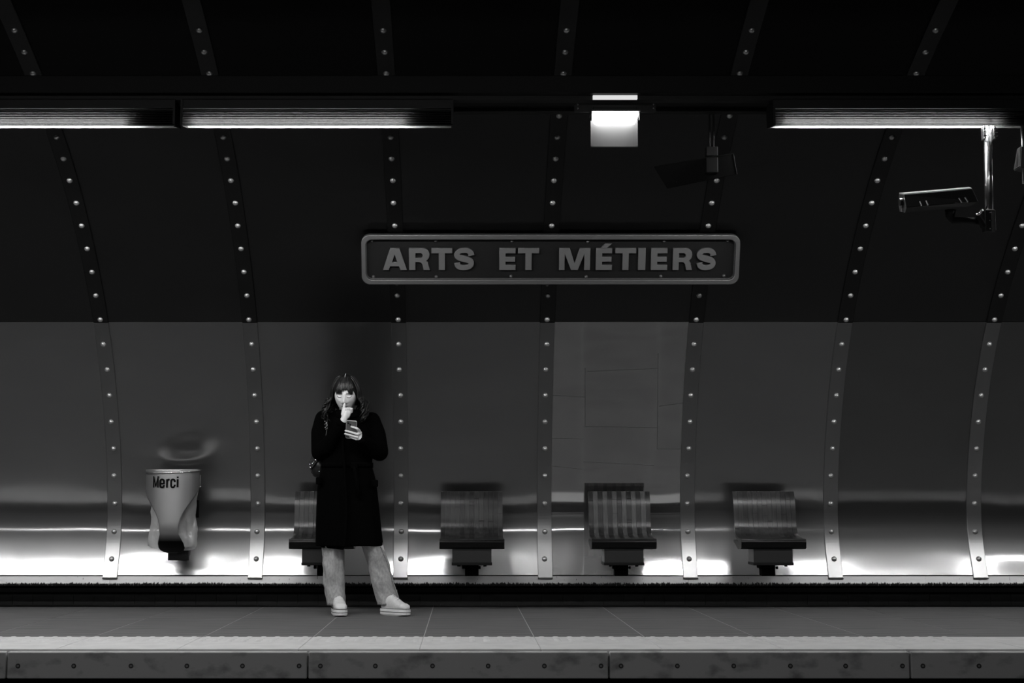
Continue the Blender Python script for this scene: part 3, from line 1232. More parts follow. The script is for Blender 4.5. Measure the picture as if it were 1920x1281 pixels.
M_EDGE = mat('black_seat_edge', 0.002, 0.3, spec=0.25)
M_PED = mat('seat_pedestal', 0.025, 0.4, 0.3)
sx0 = at(884.5, 970, 11.6).x
make_seat(sx0, 'wooden seat just right of the woman, second from the left', 'plain', 1)
make_seat(sx0 + PITCH + 0.012, 'wooden seat with pale and dark stripes against the polished panel', 'striped', 2)
make_seat(sx0 + 2 * PITCH + 0.004, 'rightmost wooden seat on a black pedestal', 'plain', 3)
make_seat(sx0 - PITCH, 'leftmost wooden seat, half hidden behind the woman', 'plain', 4)

# ------------------------------------------------------------------ litter bin
YBN = 11.50
bc = at(324, 960, YBN)
lb = empty('litter_bin', (bc.x, YBN, at(324, 1054, YBN).z))
tag(lb, 'steel litter bin marked Merci with a clear bag, left of the woman', 'bin')
bz = lambda y: at(324, y, YBN - 0.1).z
ba, bb = 0.203, 0.155
# (height, left, right) of the sheet in the photograph, 4.575 times enlarged
OUT = [(276, 245, 707), (330, 245, 706), (400, 245, 705), (450, 246, 702), (490, 258, 686), (530, 275, 660), (580, 300, 622), (640, 333, 580), (700, 358, 548), (760, 369, 532), (830, 371, 530),
       (870, 361, 547), (915, 352, 570), (955, 356, 578), (980, 376, 566), (995, 410, 530), (1001, 440, 500)]
mpx = 4.575 * 252.0
HW = [(bz(820 + a / 4.575), (c - b) / 2 / mpx) for a, b, c in OUT]
def sheet_point(u, z, hw, extra=0.0):
    """u in -1..1 across the sheet"""
    s_ = max(-1, min(1, hw / ba))
    th = math.asin(s_) * u
    top = bz(880)
    curl = max(0.0, bz(1003) - z + 0.19)
    y = YBN - 0.0 - (bb + extra) * math.cos(th)
    low = max(0, (bz(978) - z) / (bz(978) - bz(1040)))
    y += 0.20 * low ** 2.4                      # the tongue curls back under
    return Vector((bc.x + (ba + extra) * math.sin(th), y, z))


bm = bmesh.new()
rows = []
zs = [HW[0][0] + (HW[-1][0] - HW[0][0]) * i / 60 for i in range(61)]
hz_ = [a for a, b in HW][::-1]
hh_ = [b for a, b in HW][::-1]
for z in zs:
    hw = interp(hz_, hh_, z)
    rows.append([sheet_point(-1 + 2 * i / 24, z, hw) for i in range(25)])
loft(bm, rows, cap=False, closed=False)
M_BINF = mat('bin_steel_shaded_tip', 0.40, 0.42, 0.85)
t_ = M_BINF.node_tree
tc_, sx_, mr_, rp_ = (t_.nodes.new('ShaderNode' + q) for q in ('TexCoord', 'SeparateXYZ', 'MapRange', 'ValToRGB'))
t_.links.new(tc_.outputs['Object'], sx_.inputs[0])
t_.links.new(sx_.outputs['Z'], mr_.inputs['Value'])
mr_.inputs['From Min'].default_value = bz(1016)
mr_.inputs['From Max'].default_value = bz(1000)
rp_.color_ramp.elements[0].color = (0.004, 0.004, 0.004, 1)  # darkness of the curled-under tongue put into the colour
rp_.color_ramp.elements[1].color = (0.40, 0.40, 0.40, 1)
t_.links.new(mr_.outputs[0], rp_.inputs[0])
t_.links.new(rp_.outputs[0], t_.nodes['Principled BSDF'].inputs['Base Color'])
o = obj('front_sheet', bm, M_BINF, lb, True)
sol = o.modifiers.new('t', 'SOLIDIFY')
sol.thickness = 0.004
sol.offset = 1
o.data = evaluated(o.copy() if False else o) if False else o.data
# rim hoop, front lower than the back
bm = bmesh.new()
rp = []
for i in range(40):
    a = 2 * PI * i / 40
    rp.append(Vector((bc.x + (ba + 0.006) * math.cos(a), YBN + (bb + 0.006) * math.sin(a), bz(882.5) + 0.013 * math.sin(a) - 0.004 + 0.008 * math.cos(a))))
rp.append(rp[0])
tube(bm, rp, 0.006, 8, cap=False)
obj('rim', bm, M_CHROME, lb, True)
bm = bmesh.new()
vs = [bm.verts.new(q + Vector((0, 0, 0.0))) for q in rp[:-1]]
vs2 = [bm.verts.new(q + Vector((0, 0, -0.012)) + (Vector((bc.x, YBN, q.z)) - q) * 0.25) for q in rp[:-1]]
for i in range(40):
    bm.faces.new((vs[i], vs[(i + 1) % 40], vs2[(i + 1) % 40], vs2[i]))
obj('collar', bm, M_BIN, lb, True)
# back half of the hopper
bm = bmesh.new()
rows = []
for zz, sc in ((bz(890), 1.0), (bz(912), 1.0)):
    rows.append([Vector((bc.x + ba * math.cos(PI * i / 20), YBN + bb * math.sin(PI * i / 20), zz)) for i in range(21)])
loft(bm, rows, cap=False, closed=False)
obj('back_sheet', bm, M_BIN, lb, True)
# bag
bm = bmesh.new()
rows = []
for j in range(25):
    t = j / 24
    z = bz(890) + (bz(1030) - bz(890)) * t
    hw = interp([0, 0.3, 0.55, 0.8, 0.97, 1], [0.185, 0.168, 0.165, 0.178, 0.183, 0.17], t)
    row = []
    for i in range(48):
        a = 2 * PI * i / 48
        q = noise.noise(Vector((math.cos(a) * 2.2, math.sin(a) * 2.2, z * 9 + 3))) * 0.022 + noise.noise(Vector((math.cos(a) * 6, math.sin(a) * 6, z * 16))) * 0.009
        dp = 0.085 * (1 - 0.5 * t)
        row.append(Vector((bc.x + (hw + q * 0.6) * math.cos(a) - 0.006 * t, YBN + 0.055 + (dp + q) * math.sin(a), z + (0.015 * math.cos(a * 2 + 1) if j == 24 else 0) + (0.012 if math.cos(a) < -0.4 and j == 24 else 0))))
    rows.append(row)
loft(bm, rows, cap=False)
bm.verts.ensure_lookup_table()
obj('bag', bm, M_BAG, lb, True)
obj('post', sspan((at(315, 1040, YBN + .1).x, YBN + 0.10, bz(1053)), (at(354, 1040, YBN + .1).x, YBN + 0.125, bz(900)), 0.003), M_HOUS, lb)
obj('side_bracket', sspan((at(355, 950, YBN + .06).x, YBN + 0.06, bz(971)), (at(371, 950, YBN + .06).x, YBN + 0.12, bz(938)), 0.002), M_BLACK, lb)
obj('wall_mount', sspan((bc.x - 0.03, YBN + 0.12, bz(1045)), (bc.x + 0.08, YBN + 0.34, bz(1015)), 0.003), M_DARK, lb)
obj('wall_mount', sspan((bc.x - 0.03, YBN + 0.12, bz(930)), (bc.x + 0.08, YBN + 0.36, bz(915)), 0.003), M_DARK, lb)
bm = bmesh.new()
ball(bm, at(376, 913, YBN - 0.02), 0.007, 8, 6)
obj('hinge_pin', bm, M_CHROME, lb)
# Merci, printed on the sheet: strokes in zoomed photograph units
LET_ = 0
LET = [  # centre lines (x, y) with half width
    ([(338, 432), (338, 335)], 5.5), ([(338, 338), (358, 424)], 4.5), ([(358, 424), (378, 338)], 4.5), ([(378, 335), (378, 432)], 5.5),
    ([(397, 400), (433, 400)], 6), ([(430, 402), (430, 378), (424, 367), (414, 364), (404, 367), (399, 378), (399, 415), (404, 428), (414, 431), (425, 428), (430, 417), (430, 412)], 8),
    ([(457, 434), (457, 362)], 8), ([(457, 382), (463, 369), (472, 366), (479, 367)], 8),
    ([(522, 386), (521, 375), (515, 367), (506, 364), (497, 367), (492, 378), (492, 415), (497, 428), (506, 431), (515, 428), (521, 417), (522, 408)], 8),
    ([(545, 431), (545, 362)], 8), ([(545, 352), (545, 338)], 8)]
bm = bmesh.new()
for pts, hw in LET:
    P2 = [Vector((v.x, v.y)) for v in catmull([(a, b, 0) for a, b in pts], 6)]
    L_, R_ = [], []
    for i, c in enumerate(P2):
        d = (P2[min(i + 1, len(P2) - 1)] - P2[max(i - 1, 0)]).normalized()
        q = Vector((-d.y, d.x)) * hw
        for lst, e in ((L_, c + q), (R_, c - q)):
            x = (e.x - 476) / mpx
            u = max(-1, min(1, x / (ba + 0.006)))
            th = math.asin(u)
            lst.append(bm.verts.new((bc.x + (ba + 0.006) * math.sin(th), YBN - (bb + 0.006) * math.cos(th), bz(820 + e.y / 4.575))))
    for i in range(len(L_) - 1):
        bm.faces.new((L_[i], L_[i + 1], R_[i + 1], R_[i]))
o = obj('lettering', bm, M_PRINT, lb)
o['label'] = 'black printed word Merci'

# ------------------------------------------------------------------ the woman
YP = 10.97
pa = lambda x, y, dy=0.0: at(x, y, YP + dy)
per = empty('person', (pa(690, 1150).x, YP, 0))
tag(per, 'woman in a long black coat and pale jeans looking at her phone', 'person')

# head in its own frame: x to the picture's right, y away from the camera, z up
HC = pa(648.5, 739.5, -0.03)
HM = Matrix.Translation(HC) @ Matrix.Rotation(math.radians(17), 4, 'X') @ Matrix.Rotation(math.radians(-3), 4, 'Z') @ Matrix.Scale(1.09, 4)


def gauss(x, z, cx_, cz_, sx_, sz_):
    return math.exp(-((x - cx_) / sx_) ** 2 - ((z - cz_) / sz_) ** 2)


def head_pt(u):
    """u: unit vector -> head surface"""
    x, y, z = u
    px_, py_, pz_ = x * 0.0745, y * 0.094, z * 0.122
    if z < 0:
        t = -z
        px_ *= 1 - 0.30 * t ** 1.6
        py_ = py_ * (1 - 0.30 * t ** 2) if y < 0 else py_ * (1 - 0.55 * t ** 1.2)
    if y < 0:                                  # the face
        py_ *= 0.96
        f = min(1.0, max(0.0, -y * 1.6))
        d = 0
        d += 0.021 * gauss(px_, pz_, 0, -0.030, 0.012, 0.016)      # nose tip
        d += 0.013 * gauss(px_, pz_, 0, -0.008, 0.010, 0.024)      # bridge
        d += 0.008 * (gauss(px_, pz_, 0.014, -0.036, 0.008, 0.009) + gauss(px_, pz_, -0.014, -0.036, 0.008, 0.009))
        d -= 0.011 * (gauss(px_, pz_, 0.031, 0.008, 0.017, 0.012) + gauss(px_, pz_, -0.031, 0.008, 0.017, 0.012))
        d += 0.008 * (gauss(px_, pz_, 0.031, 0.002, 0.014, 0.009) + gauss(px_, pz_, -0.031, 0.002, 0.014, 0.009))
        d += 0.005 * (gauss(px_, pz_, 0.030, 0.026, 0.022, 0.008) + gauss(px_, pz_, -0.030, 0.026, 0.022, 0.008))
        d += 0.006 * (gauss(px_, pz_, 0.042, -0.022, 0.020, 0.020) + gauss(px_, pz_, -0.042, -0.022, 0.020, 0.020))
        d += 0.008 * gauss(px_, pz_, 0, -0.058, 0.020, 0.006) + 0.008 * gauss(px_, pz_, 0, -0.072, 0.017, 0.006)
        d -= 0.004 * gauss(px_, pz_, 0, -0.065, 0.022, 0.003)
        d += 0.010 * gauss(px_, pz_, 0, -0.100, 0.022, 0.016)      # chin
        py_ -= d * f
    return Vector((px_, py_, pz_))


bm = bmesh.new()
nu, nvv = 110, 90
grid = []
for j in range(1, nvv):
    th = PI * j / nvv
    grid.append([HM @ head_pt((math.sin(th) * math.cos(2 * PI * i / nu), math.sin(th) * math.sin(2 * PI * i / nu), math.cos(th))) for i in range(nu)])
loft(bm, grid)
for sx_ in (-1, 1):                             # ears
    ball(bm, HM @ Vector((sx_ * 0.075, 0.012, -0.006)), (0.010, 0.02, 0.032), 12, 8)
# neck and trunk
nb = pa(650, 790, 0.06)
chain(bm, [HM @ Vector((0, 0.03, -0.07)), nb], [0.052, 0.058])
chain(bm, [pa(650, 795, 0.05), pa(650, 830, 0.03), pa(651, 870, 0.02), pa(654, 905, 0.02)], [0.085, 0.10, 0.095, 0.115])
# legs
AL, AR = pa(631, 1128, 0.05), pa(733, 1126, 0.07)
chain(bm, [pa(640, 910, 0.02), pa(628, 1015, -0.01), AL, pa(632, 1146, 0.04)], [0.075, 0.052, 0.036, 0.036])
chain(bm, [pa(670, 910, 0.02), pa(703, 1015, 0.01), AR, pa(738, 1146, 0.05)], [0.075, 0.052, 0.036, 0.036])
# arms
shL, elL, wrL = pa(609, 789, 0.05), pa(603, 853, 0.0), pa(644, 789, -0.225)
shR, elR, wrR = pa(696, 791, 0.05), pa(711, 852, 0.0), pa(675, 821, -0.235)
chain(bm, [shL, elL, wrL], [0.05, 0.04, 0.026])
chain(bm, [shR, elR, wrR], [0.05, 0.04, 0.026])
# hand at the mouth (her right): back of the hand to the camera, thumb up to the lips
HY = -0.225
ha = lambda x, y, d=0.0: at(x, y, YP + HY + d)
chain(bm, [wrL, ha(646, 783), ha(649, 775, 0.0)], [0.024, 0.023, 0.022])
chain(bm, [ha(644.5, 779), ha(647.5, 769, 0.002)], [0.017, 0.013])
chain(bm, [ha(652, 780, 0.005), ha(656.5, 769, 0.002)], [0.016, 0.013])
chain(bm, [ha(648, 782), ha(652, 770)], [0.019, 0.014])
chain(bm, [ha(642.5, 777), ha(643.6, 769, 0.0), ha(645.3, 761.5, 0.01), ha(646.2, 757.5, 0.018)], [0.0115, 0.0105, 0.0088, 0.0072])
for i, (kx, ky, ln) in enumerate(((648.8, 767.6, 1.0), (652.3, 766.4, 1.05), (656.0, 766.2, 1.0), (659.3, 767.2, 0.85))):
    k0 = ha(kx - 0.4, ky + 5.0, 0.004)
    k1 = ha(kx, ky, -0.012)
    k2 = ha(kx + 0.5, ky - 0.4, 0.022 * ln)
    k3 = ha(kx + 0.6, ky + 4.2, 0.030 * ln)
    chain(bm, [k0, k1, k2, k3], [0.0098, 0.0092, 0.0082, 0.0072])
# hand with the phone (her left): fingers across the back of the phone, thumb on the screen side
PHI = math.radians(33)
upp = Vector((0.07, -math.sin(PHI), math.cos(PHI))).normalized()
rgt = Vector((1, 0, -0.04)).normalized()
rgt = (rgt - upp * rgt.dot(upp)).normalized()
bkn = rgt.cross(upp)                            # normal of the phone back
if bkn.y > 0:
    bkn = -bkn
PC = at(658.6, 805.5, YP - 0.275)
PW, PH, PT = 0.074, 0.140, 0.009


def phone_pt(a, b, c=0.0):
    """a across, b up (metres), c out of the back"""
    return PC + rgt * a + upp * b + bkn * c


def to_phone(px, py, c):
    o = Vector((0, 0, CAMZ))
    r = at(px, py, 10) - o
    t = (PC + bkn * c - o).dot(bkn) / r.dot(bkn)
    return o + r * t


fb = PT / 2 + 0.0075
chain(bm, [wrR, to_phone(674.5, 818, -0.012), to_phone(672.5, 812.5, -0.004)], [0.026, 0.022, 0.014])
chain(bm, [wrR, to_phone(671, 821.5, -0.004)], [0.024, 0.016])
chain(bm, [to_phone(674.3, 812, -0.01), to_phone(672.0, 821.5, -0.006)], [0.016, 0.016])
for pts, rr in ((((674.2, 808.0, -0.004), (670.5, 804.2, fb + 0.004), (664.5, 802.0, fb + 0.003), (658.8, 800.2, fb)), 0.0080),
                (((674.0, 812.5, 0.0), (670.5, 814.6, fb + 0.006), (659.5, 811.2, fb + 0.003), (648.0, 807.8, fb)), 0.0084),
                (((673.2, 817.5, 0.0), (669.5, 819.8, fb + 0.006), (659.0, 816.8, fb + 0.003), (647.0, 813.6, fb)), 0.0080),
                (((671.5, 822.0, 0.0), (668.0, 824.0, fb + 0.004), (661.5, 821.6, fb), (655.5, 818.6, fb - 0.002)), 0.0070)):
    q = [to_phone(*p_) for p_ in pts]
    chain(bm, q, [rr * 1.12, rr * 1.06, rr, rr * 0.86])
chain(bm, [to_phone(675.2, 811, -0.012), phone_pt(0.036, 0.0, -0.020), phone_pt(0.012, 0.012, -0.0135)], [0.011, 0.0095, 0.008])
body = obj('body', fused(bm, 0.003, 2, 0.4), M_SKIN, per, True)

# face details
for sx_ in (-1, 1):
    def on_face(x, z, out=0.0012):
        best = None
        for it in range(40):
            pass
        # find the surface point with this x, z
        uz = max(-0.98, min(0.98, z / 0.122))
        ux = x / 0.0745 / (1 - 0.30 * max(0, -uz) ** 1.6)
        uy = -math.sqrt(max(0.02, 1 - uz * uz - ux * ux))
        q = head_pt((ux, uy, uz))
        q.y -= out
        return HM @ q
    bm = bmesh.new()
    pts = [on_face(sx_ * x, z) for x, z in ((0.017, 0.003), (0.024, -0.001), (0.032, -0.0025), (0.040, -0.001), (0.047, 0.004))]
    tube(bm, catmull(pts, 4), [0.0009 + 0.0014 * math.sin(PI * i / 16) for i in range(17)], 6)
    obj('eyelash', bm, M_LASH, per)
    bm = bmesh.new()
    pts = [on_face(sx_ * x, z) for x, z in ((0.013, 0.0235), (0.024, 0.0245), (0.036, 0.024), (0.049, 0.019))]
    tube(bm, catmull(pts, 4), [0.0008 + 0.0012 * math.sin(PI * (0.15 + 0.8 * i / 12)) for i in range(13)], 6)
    obj('eyebrow', bm, M_LASH, per)
    bm = bmesh.new()
    ball(bm, on_face(sx_ * 0.009, -0.043, -0.001), (0.0042, 0.003, 0.0026), 8, 6)
    obj('nostril', bm, M_LASH, per)
bm = bmesh.new()
pts = [on_face(x, z, 0.001) for x, z in ((-0.022, -0.066), (-0.01, -0.064), (0, -0.0655), (0.01, -0.064), (0.022, -0.066))]
tube(bm, catmull(pts, 4), [0.0008 + 0.002 * math.sin(PI * i / 16) for i in range(17)], 6)
obj('mouth_line', bm, M_LASH, per)

# ---- hair: scalp cap, falling locks, fringe
bm = bmesh.new()


def cap_pt(u, g=0.012):
    q = head_pt(u)
    n_ = Vector(u)
    return HM @ (q + n_ * g)


rows = []
for j in range(0, 23):
    row = []
    for i in range(48):
        ph = 2 * PI * i / 48
        front = max(0.0, -math.sin(ph))
        thmax = 2.15 - 1.28 * front ** 0.7
        th = 0.02 + thmax * j / 22
        u = (math.sin(th) * math.cos(ph), math.sin(th) * math.sin(ph), math.cos(th))
        row.append(cap_pt(u, 0.013 + 0.004 * math.sin(ph * 17 + th * 2) * min(1, th)))
    rows.append(row)
loft(bm, rows, cap=True)
rh = random.Random(11)


def lock(pts, r0, n=7):
    q = catmull(pts, 5)
    m_ = len(q)
    tube(bm, q, [r0 * (0.55 + 0.75 * math.sin(PI * min(1, 0.12 + 0.88 * (1 - (i / (m_ - 1)) ** 2.2)))) * (1.0 if i < m_ - 3 else (m_ - i) / 4.5) for i in range(m_)], n)


for side in (-1, 1):
    for q in range(84):
        t = q / 83
        # angle round the head from the temple to the nape
        ph = (-0.50 + 1.75 * t) * 1.0
        ca, sa = math.cos(ph), math.sin(ph)
        g = rh.uniform(0.010, 0.020)
        x_ = side * ca
        start = cap_pt(tuple(Vector((side * 0.10, -0.15 + 0.5 * t, 0.95)).normalized()), 0.008)
        p1 = cap_pt((side * ca * 0.62, sa * 0.62, 0.78), g)
        p2 = cap_pt((side * ca * 0.95, sa * 0.95, 0.30), g + 0.006)
        p3 = cap_pt((side * ca, sa, -0.10), g + 0.010)
        ext = rh.uniform(0.08, 0.165)
        amp = rh.uniform(0.006, 0.024)
        fq, f0 = rh.uniform(0.7, 2.2), rh.uniform(0, 6.28)
        pts = [start, p1, p2, p3]
        for k in range(1, 7):
            s_ = k / 6
            dx = side * (0.004 + 0.030 * math.sin(PI * min(1, s_ * 0.75)) + amp * 0.4 * s_)
            wv = amp * s_ ** 0.5 * math.sin(f0 + fq * 2 * PI * s_)
            pts.append(p3 + Vector((dx + wv, amp * math.cos(f0 + fq * 6.28 * s_) - (0.02 * s_ if sa < 0.3 else 0), -ext * s_)))
        lock(pts, rh.uniform(0.0028, 0.0070))
    for q in range(7):                          # loose curls
        p3 = cap_pt((side * 0.97, rh.uniform(-0.35, 0.3), -0.15), 0.024)
        amp = rh.uniform(0.010, 0.018)
        f0 = rh.uniform(0, 6.28)
        pts = [p3 + Vector((side * (0.010 + 0.034 * math.sin(PI * k / 8)) + amp * math.sin(f0 + k * 1.25), amp * math.cos(f0 + k * 1.25) - 0.01, -0.021 * k)) for k in range(9)]
        lock(pts, 0.0026, 5)
for q in range(46):                             # fringe
    t = -1 + 2 * (q + 0.5) / 46
    a = t * 0.92
    gap = abs(t - 0.08) < 0.27
    zl = 0.16 if not gap else 0.30
    tw = rh.uniform(-0.05, 0.05)
    e = [(math.sin(a * 0.35 + 0.02), -0.30, 0.93), (math.sin(a * 0.7), -0.62, 0.66), (math.sin(a * 0.92) * 0.95, -0.80, 0.42), (math.sin(a + tw) * 0.98, -0.86, zl + rh.uniform(-0.07, 0.06))]
    pts = []
    for k, v in enumerate(e):
        v = Vector(v).normalized()
        pts.append(cap_pt(tuple(v), 0.013 - 0.002 * k))
    lock(pts, (rh.uniform(0.0028, 0.0048) if not gap else rh.uniform(0.0012, 0.0022)), 6)
hair = obj('hair', bm, M_HAIR, per, True)
hair['label'] = 'wavy dark shoulder-length hair with a fringe'
bm = bmesh.new()
tube(bm, [cap_pt(tuple(Vector((0.02, y_, 1 - abs(y_) * 0.4)).normalized()), 0.0165) for y_ in (-0.05, -0.18, -0.30, -0.42)], [0.0016, 0.0022, 0.002, 0.001], 6)
obj('parting', bm, M_SKIN, per)

# ---- coat
bm = bmesh.new()


def ring(y, xl_, xr_, dep, dy=0.0, n=36, fold=0.0):
    a_, b_ = pa(xl_, y), pa(xr_, y)
    c = (a_ + b_) / 2
    hw = (b_.x - a_.x) / 2
    o = []
    for i in range(n):
        t = 2 * PI * i / n
        k = 1 + fold * math.sin(t * 7 + 0.6) + fold * 0.6 * math.sin(t * 11 + 2)
        ca, sa = math.cos(t), math.sin(t)
        sq = 0.86
        o.append(Vector((c.x + hw * math.copysign(abs(ca) ** sq, ca) * (1 + fold * 0.2 * math.sin(5 * t)), YP + dy + dep * k * math.copysign(abs(sa) ** sq, sa), c.z)))
    return o


RG = [(768, 630, 671, 0.075, 0.045), (775, 617, 684, 0.10, 0.045), (781, 606, 697, 0.11, 0.045), (790, 601, 703, 0.122, 0.04), (810, 603, 702, 0.135, 0.03), (840, 605, 700, 0.142, 0.02),
      (862, 604, 698, 0.138, 0.02), (874, 604, 697, 0.135, 0.02), (890, 599, 702, 0.142, 0.02), (910, 595, 706, 0.150, 0.02), (950, 592.5, 710.5, 0.160, 0.02),
      (985, 591.5, 714, 0.168, 0.02), (1010, 591, 717, 0.174, 0.02), (1024, 591, 718.5, 0.178, 0.02)]
rings = [ring(y, a, b, d, dy, fold=0.0 if y < 870 else 0.05 * (y - 870) / 150) for y, a, b, d, dy in RG]
rings.append(ring(1024, 595, 714, 0.165, 0.02, fold=0.05))
rings.append(ring(985, 597, 708, 0.155, 0.02))
loft(bm, rings)
# sleeves
chain(bm, [pa(607, 786, 0.05), pa(600, 812, 0.02), pa(600.5, 848, -0.01), pa(613, 838, -0.10), pa(641.5, 793.5, -0.214)], [0.064, 0.064, 0.064, 0.056, 0.037], 18)
chain(bm, [pa(697, 789, 0.05), pa(706, 815, 0.02), pa(711.5, 848, -0.01), pa(700, 843, -0.10), pa(678, 823.5, -0.222)], [0.062, 0.066, 0.064, 0.056, 0.038], 18)
# overlap of the front and its lower corner
a_ = [pa(640, 800, -0.145), pa(646, 880, -0.150), pa(650, 960, -0.170), pa(646, 1025, -0.185)]
tube(bm, a_, [0.012, 0.012, 0.013, 0.013], 8)
loft(bm, [[pa(600, 1018, -0.05), pa(646, 1018, -0.165), pa(646, 1018, -0.14), pa(600, 1018, 0.0)], [pa(602, 1027, -0.05), pa(645, 1031.5, -0.165), pa(645, 1031.5, -0.14), pa(602, 1026, 0.0)]])
coat = obj('coat', fused(bm, 0.006, 4, 0.5), M_COAT, per, True)
coat['label'] = 'long black belted wool coat'
bm = bmesh.new()
rings = []
for y, a, b, d in ((769, 631, 671, 0.080), (773, 624, 679, 0.10), (780, 622, 683, 0.118), (785, 628, 676, 0.125)):
    rings.append(ring(y, a, b, d, 0.03, fold=0.03))
rings += [ring(780, 634, 666, 0.08, 0.04), ring(772, 637, 662, 0.06, 0.04)]
loft(bm, rings, cap=False)
obj('collar', fused(bm, 0.006, 3), M_COAT, per, True) if False else obj('collar', bm, M_COAT, per, True)
bm = bmesh.new()
loft(bm, [ring(868, 602, 699, 0.142, 0.02), ring(868, 601.5, 699.5, 0.146, 0.02), ring(877, 601.5, 699.5, 0.146, 0.02), ring(877, 602, 699, 0.142, 0.02)])
box(bm, pa(664, 873, -0.135), (0.05, 0.03, 0.045), None, 0.008)
tube(bm, [pa(664, 875, -0.14), pa(669, 900, -0.150), pa(672, 930, -0.155)], [0.012, 0.016, 0.018], 8)
obj('belt', bm, M_COAT, per, True)
for px, py, dx, an in ((703.0, 907, 1, -0.08), (600, 902, -1, 0.2)):
    bm = bmesh.new()
    box(bm, pa(px - 2.5 * dx, py, -0.07), (0.035, 0.12, 0.05), Matrix.Rotation(0.35 * dx, 3, 'Z'), 0.008)
    obj('pocket_flap', bm, M_COAT, per)
# cuffs
for (c0, c1, r0) in ((pa(639, 797, -0.205), pa(643.8, 788.8, -0.226), 0.038), (pa(680, 825, -0.21), pa(675.6, 821.2, -0.236), 0.038)):
    bm = bmesh.new()
    d = (c1 - c0)
    tube(bm, [c0, c1, c1 + d * 0.05, c1 - d * 0.4], [r0, r0 * 0.95, r0 * 0.85, r0 * 0.7], 16)
    obj('cuff', bm, M_COATC, per, True) if False else obj('cuff', bm, M_COAT, per, True)

# ---- jeans
bm = bmesh.new()


def leg_rings(st, seed):
    rings = []
    ys = [s[0] for s in st]
    n_ = 44
    for j in range(n_ + 1):
        y = ys[0] + (ys[-1] - ys[0]) * j / n_
        xl_ = interp(ys, [s[1] for s in st], y)
        xr_ = interp(ys, [s[2] for s in st], y)
        dp = interp(ys, [s[3] for s in st], y)
        dy = interp(ys, [s[4] for s in st], y)
        a_, b_ = pa(xl_, y, dy), pa(xr_, y, dy)
        c = (a_ + b_) / 2
        hw = (b_.x - a_.x) / 2
        row = []
        for i in range(36):
            t = 2 * PI * i / 36
            ca, sa = math.cos(t), math.sin(t)
            q = noise.noise(Vector((ca * 1.6 + seed, sa * 1.6, c.z * 10))) * 0.014 + noise.noise(Vector((ca * 2 + seed, sa * 2, c.z * 24 + ca * 3))) * 0.011
            q *= min(1, (n_ - j) / 3)
            hem = 1 if j < n_ else 1.0
            row.append(Vector((c.x + (hw + q * 0.5) * ca, c.y + (dp + q) * sa, c.z)))
        rings.append(row)
    # inside of the hem
    last = rings[-1]
    c = sum(last, Vector()) / len(last)
    rings.append([c + (v - c) * 0.90 for v in last])
    rings.append([c + (v - c) * 0.80 + Vector((0, 0, 0.10)) for v in last])
    return rings


LEGL = [(905, 612, 656, 0.11, 0.02), (1000, 601, 645, 0.092, 0.0), (1027, 603, 645, 0.088, 0.0), (1060, 605, 645.5, 0.084, 0.02), (1097, 607.5, 646, 0.086, 0.04), (1120, 611, 648.5, 0.088, 0.05), (1134, 613.5, 647.5, 0.09, 0.05)]
LEGR = [(905, 650, 694, 0.11, 0.02), (1000, 672, 709, 0.092, 0.0), (1024, 678.5, 715.5, 0.086, 0.0), (1040, 683, 722.5, 0.087, 0.01), (1059, 689, 730, 0.086, 0.03), (1095, 698, 740, 0.088, 0.05), (1120, 704, 748.5, 0.09, 0.07), (1133, 708, 748.5, 0.092, 0.07)]
loft(bm, leg_rings(LEGL, 1))
loft(bm, leg_rings(LEGR, 5))
# fold under the coat hem
jeans = obj('jeans', bm, M_DENIM, per, True)
jeans['label'] = 'pale washed straight jeans'
for LG, sd in ((LEGL, -1), (LEGR, 1)):
    bm = bmesh.new()
    pts = []
    for y in range(1026, 1132, 6):
        ys = [s[0] for s in LG]
        xx = interp(ys, [s[1] if sd < 0 else s[2] for s in LG], y)
        dy = interp(ys, [s[4] for s in LG], y)
        pts.append(pa(xx - sd * 3.0, y, dy - 0.055))
    tube(bm, pts, 0.0022, 6)
    obj('side_seam', bm, M_SEAM, per)
    ys = [s[0] for s in LG]
    y = LG[-1][0] - 1
    bm = bmesh.new()
    l_ = LG[-1]
    a_, b_ = pa(l_[1], y, l_[4]), pa(l_[2], y, l_[4])
    c = (a_ + b_) / 2
    hw = (b_.x - a_.x) / 2
    rr_ = [[Vector((c.x + (hw + e) * math.cos(2 * PI * i / 30), c.y + (l_[3] + e) * math.sin(2 * PI * i / 30), c.z + z_)) for i in range(30)] for e, z_ in ((-0.004, -0.006), (0.003, -0.006), (0.003, 0.012), (-0.004, 0.012))]
    loft(bm, rr_, cap=False)
    obj('hem', bm, M_SEAM, per, True)


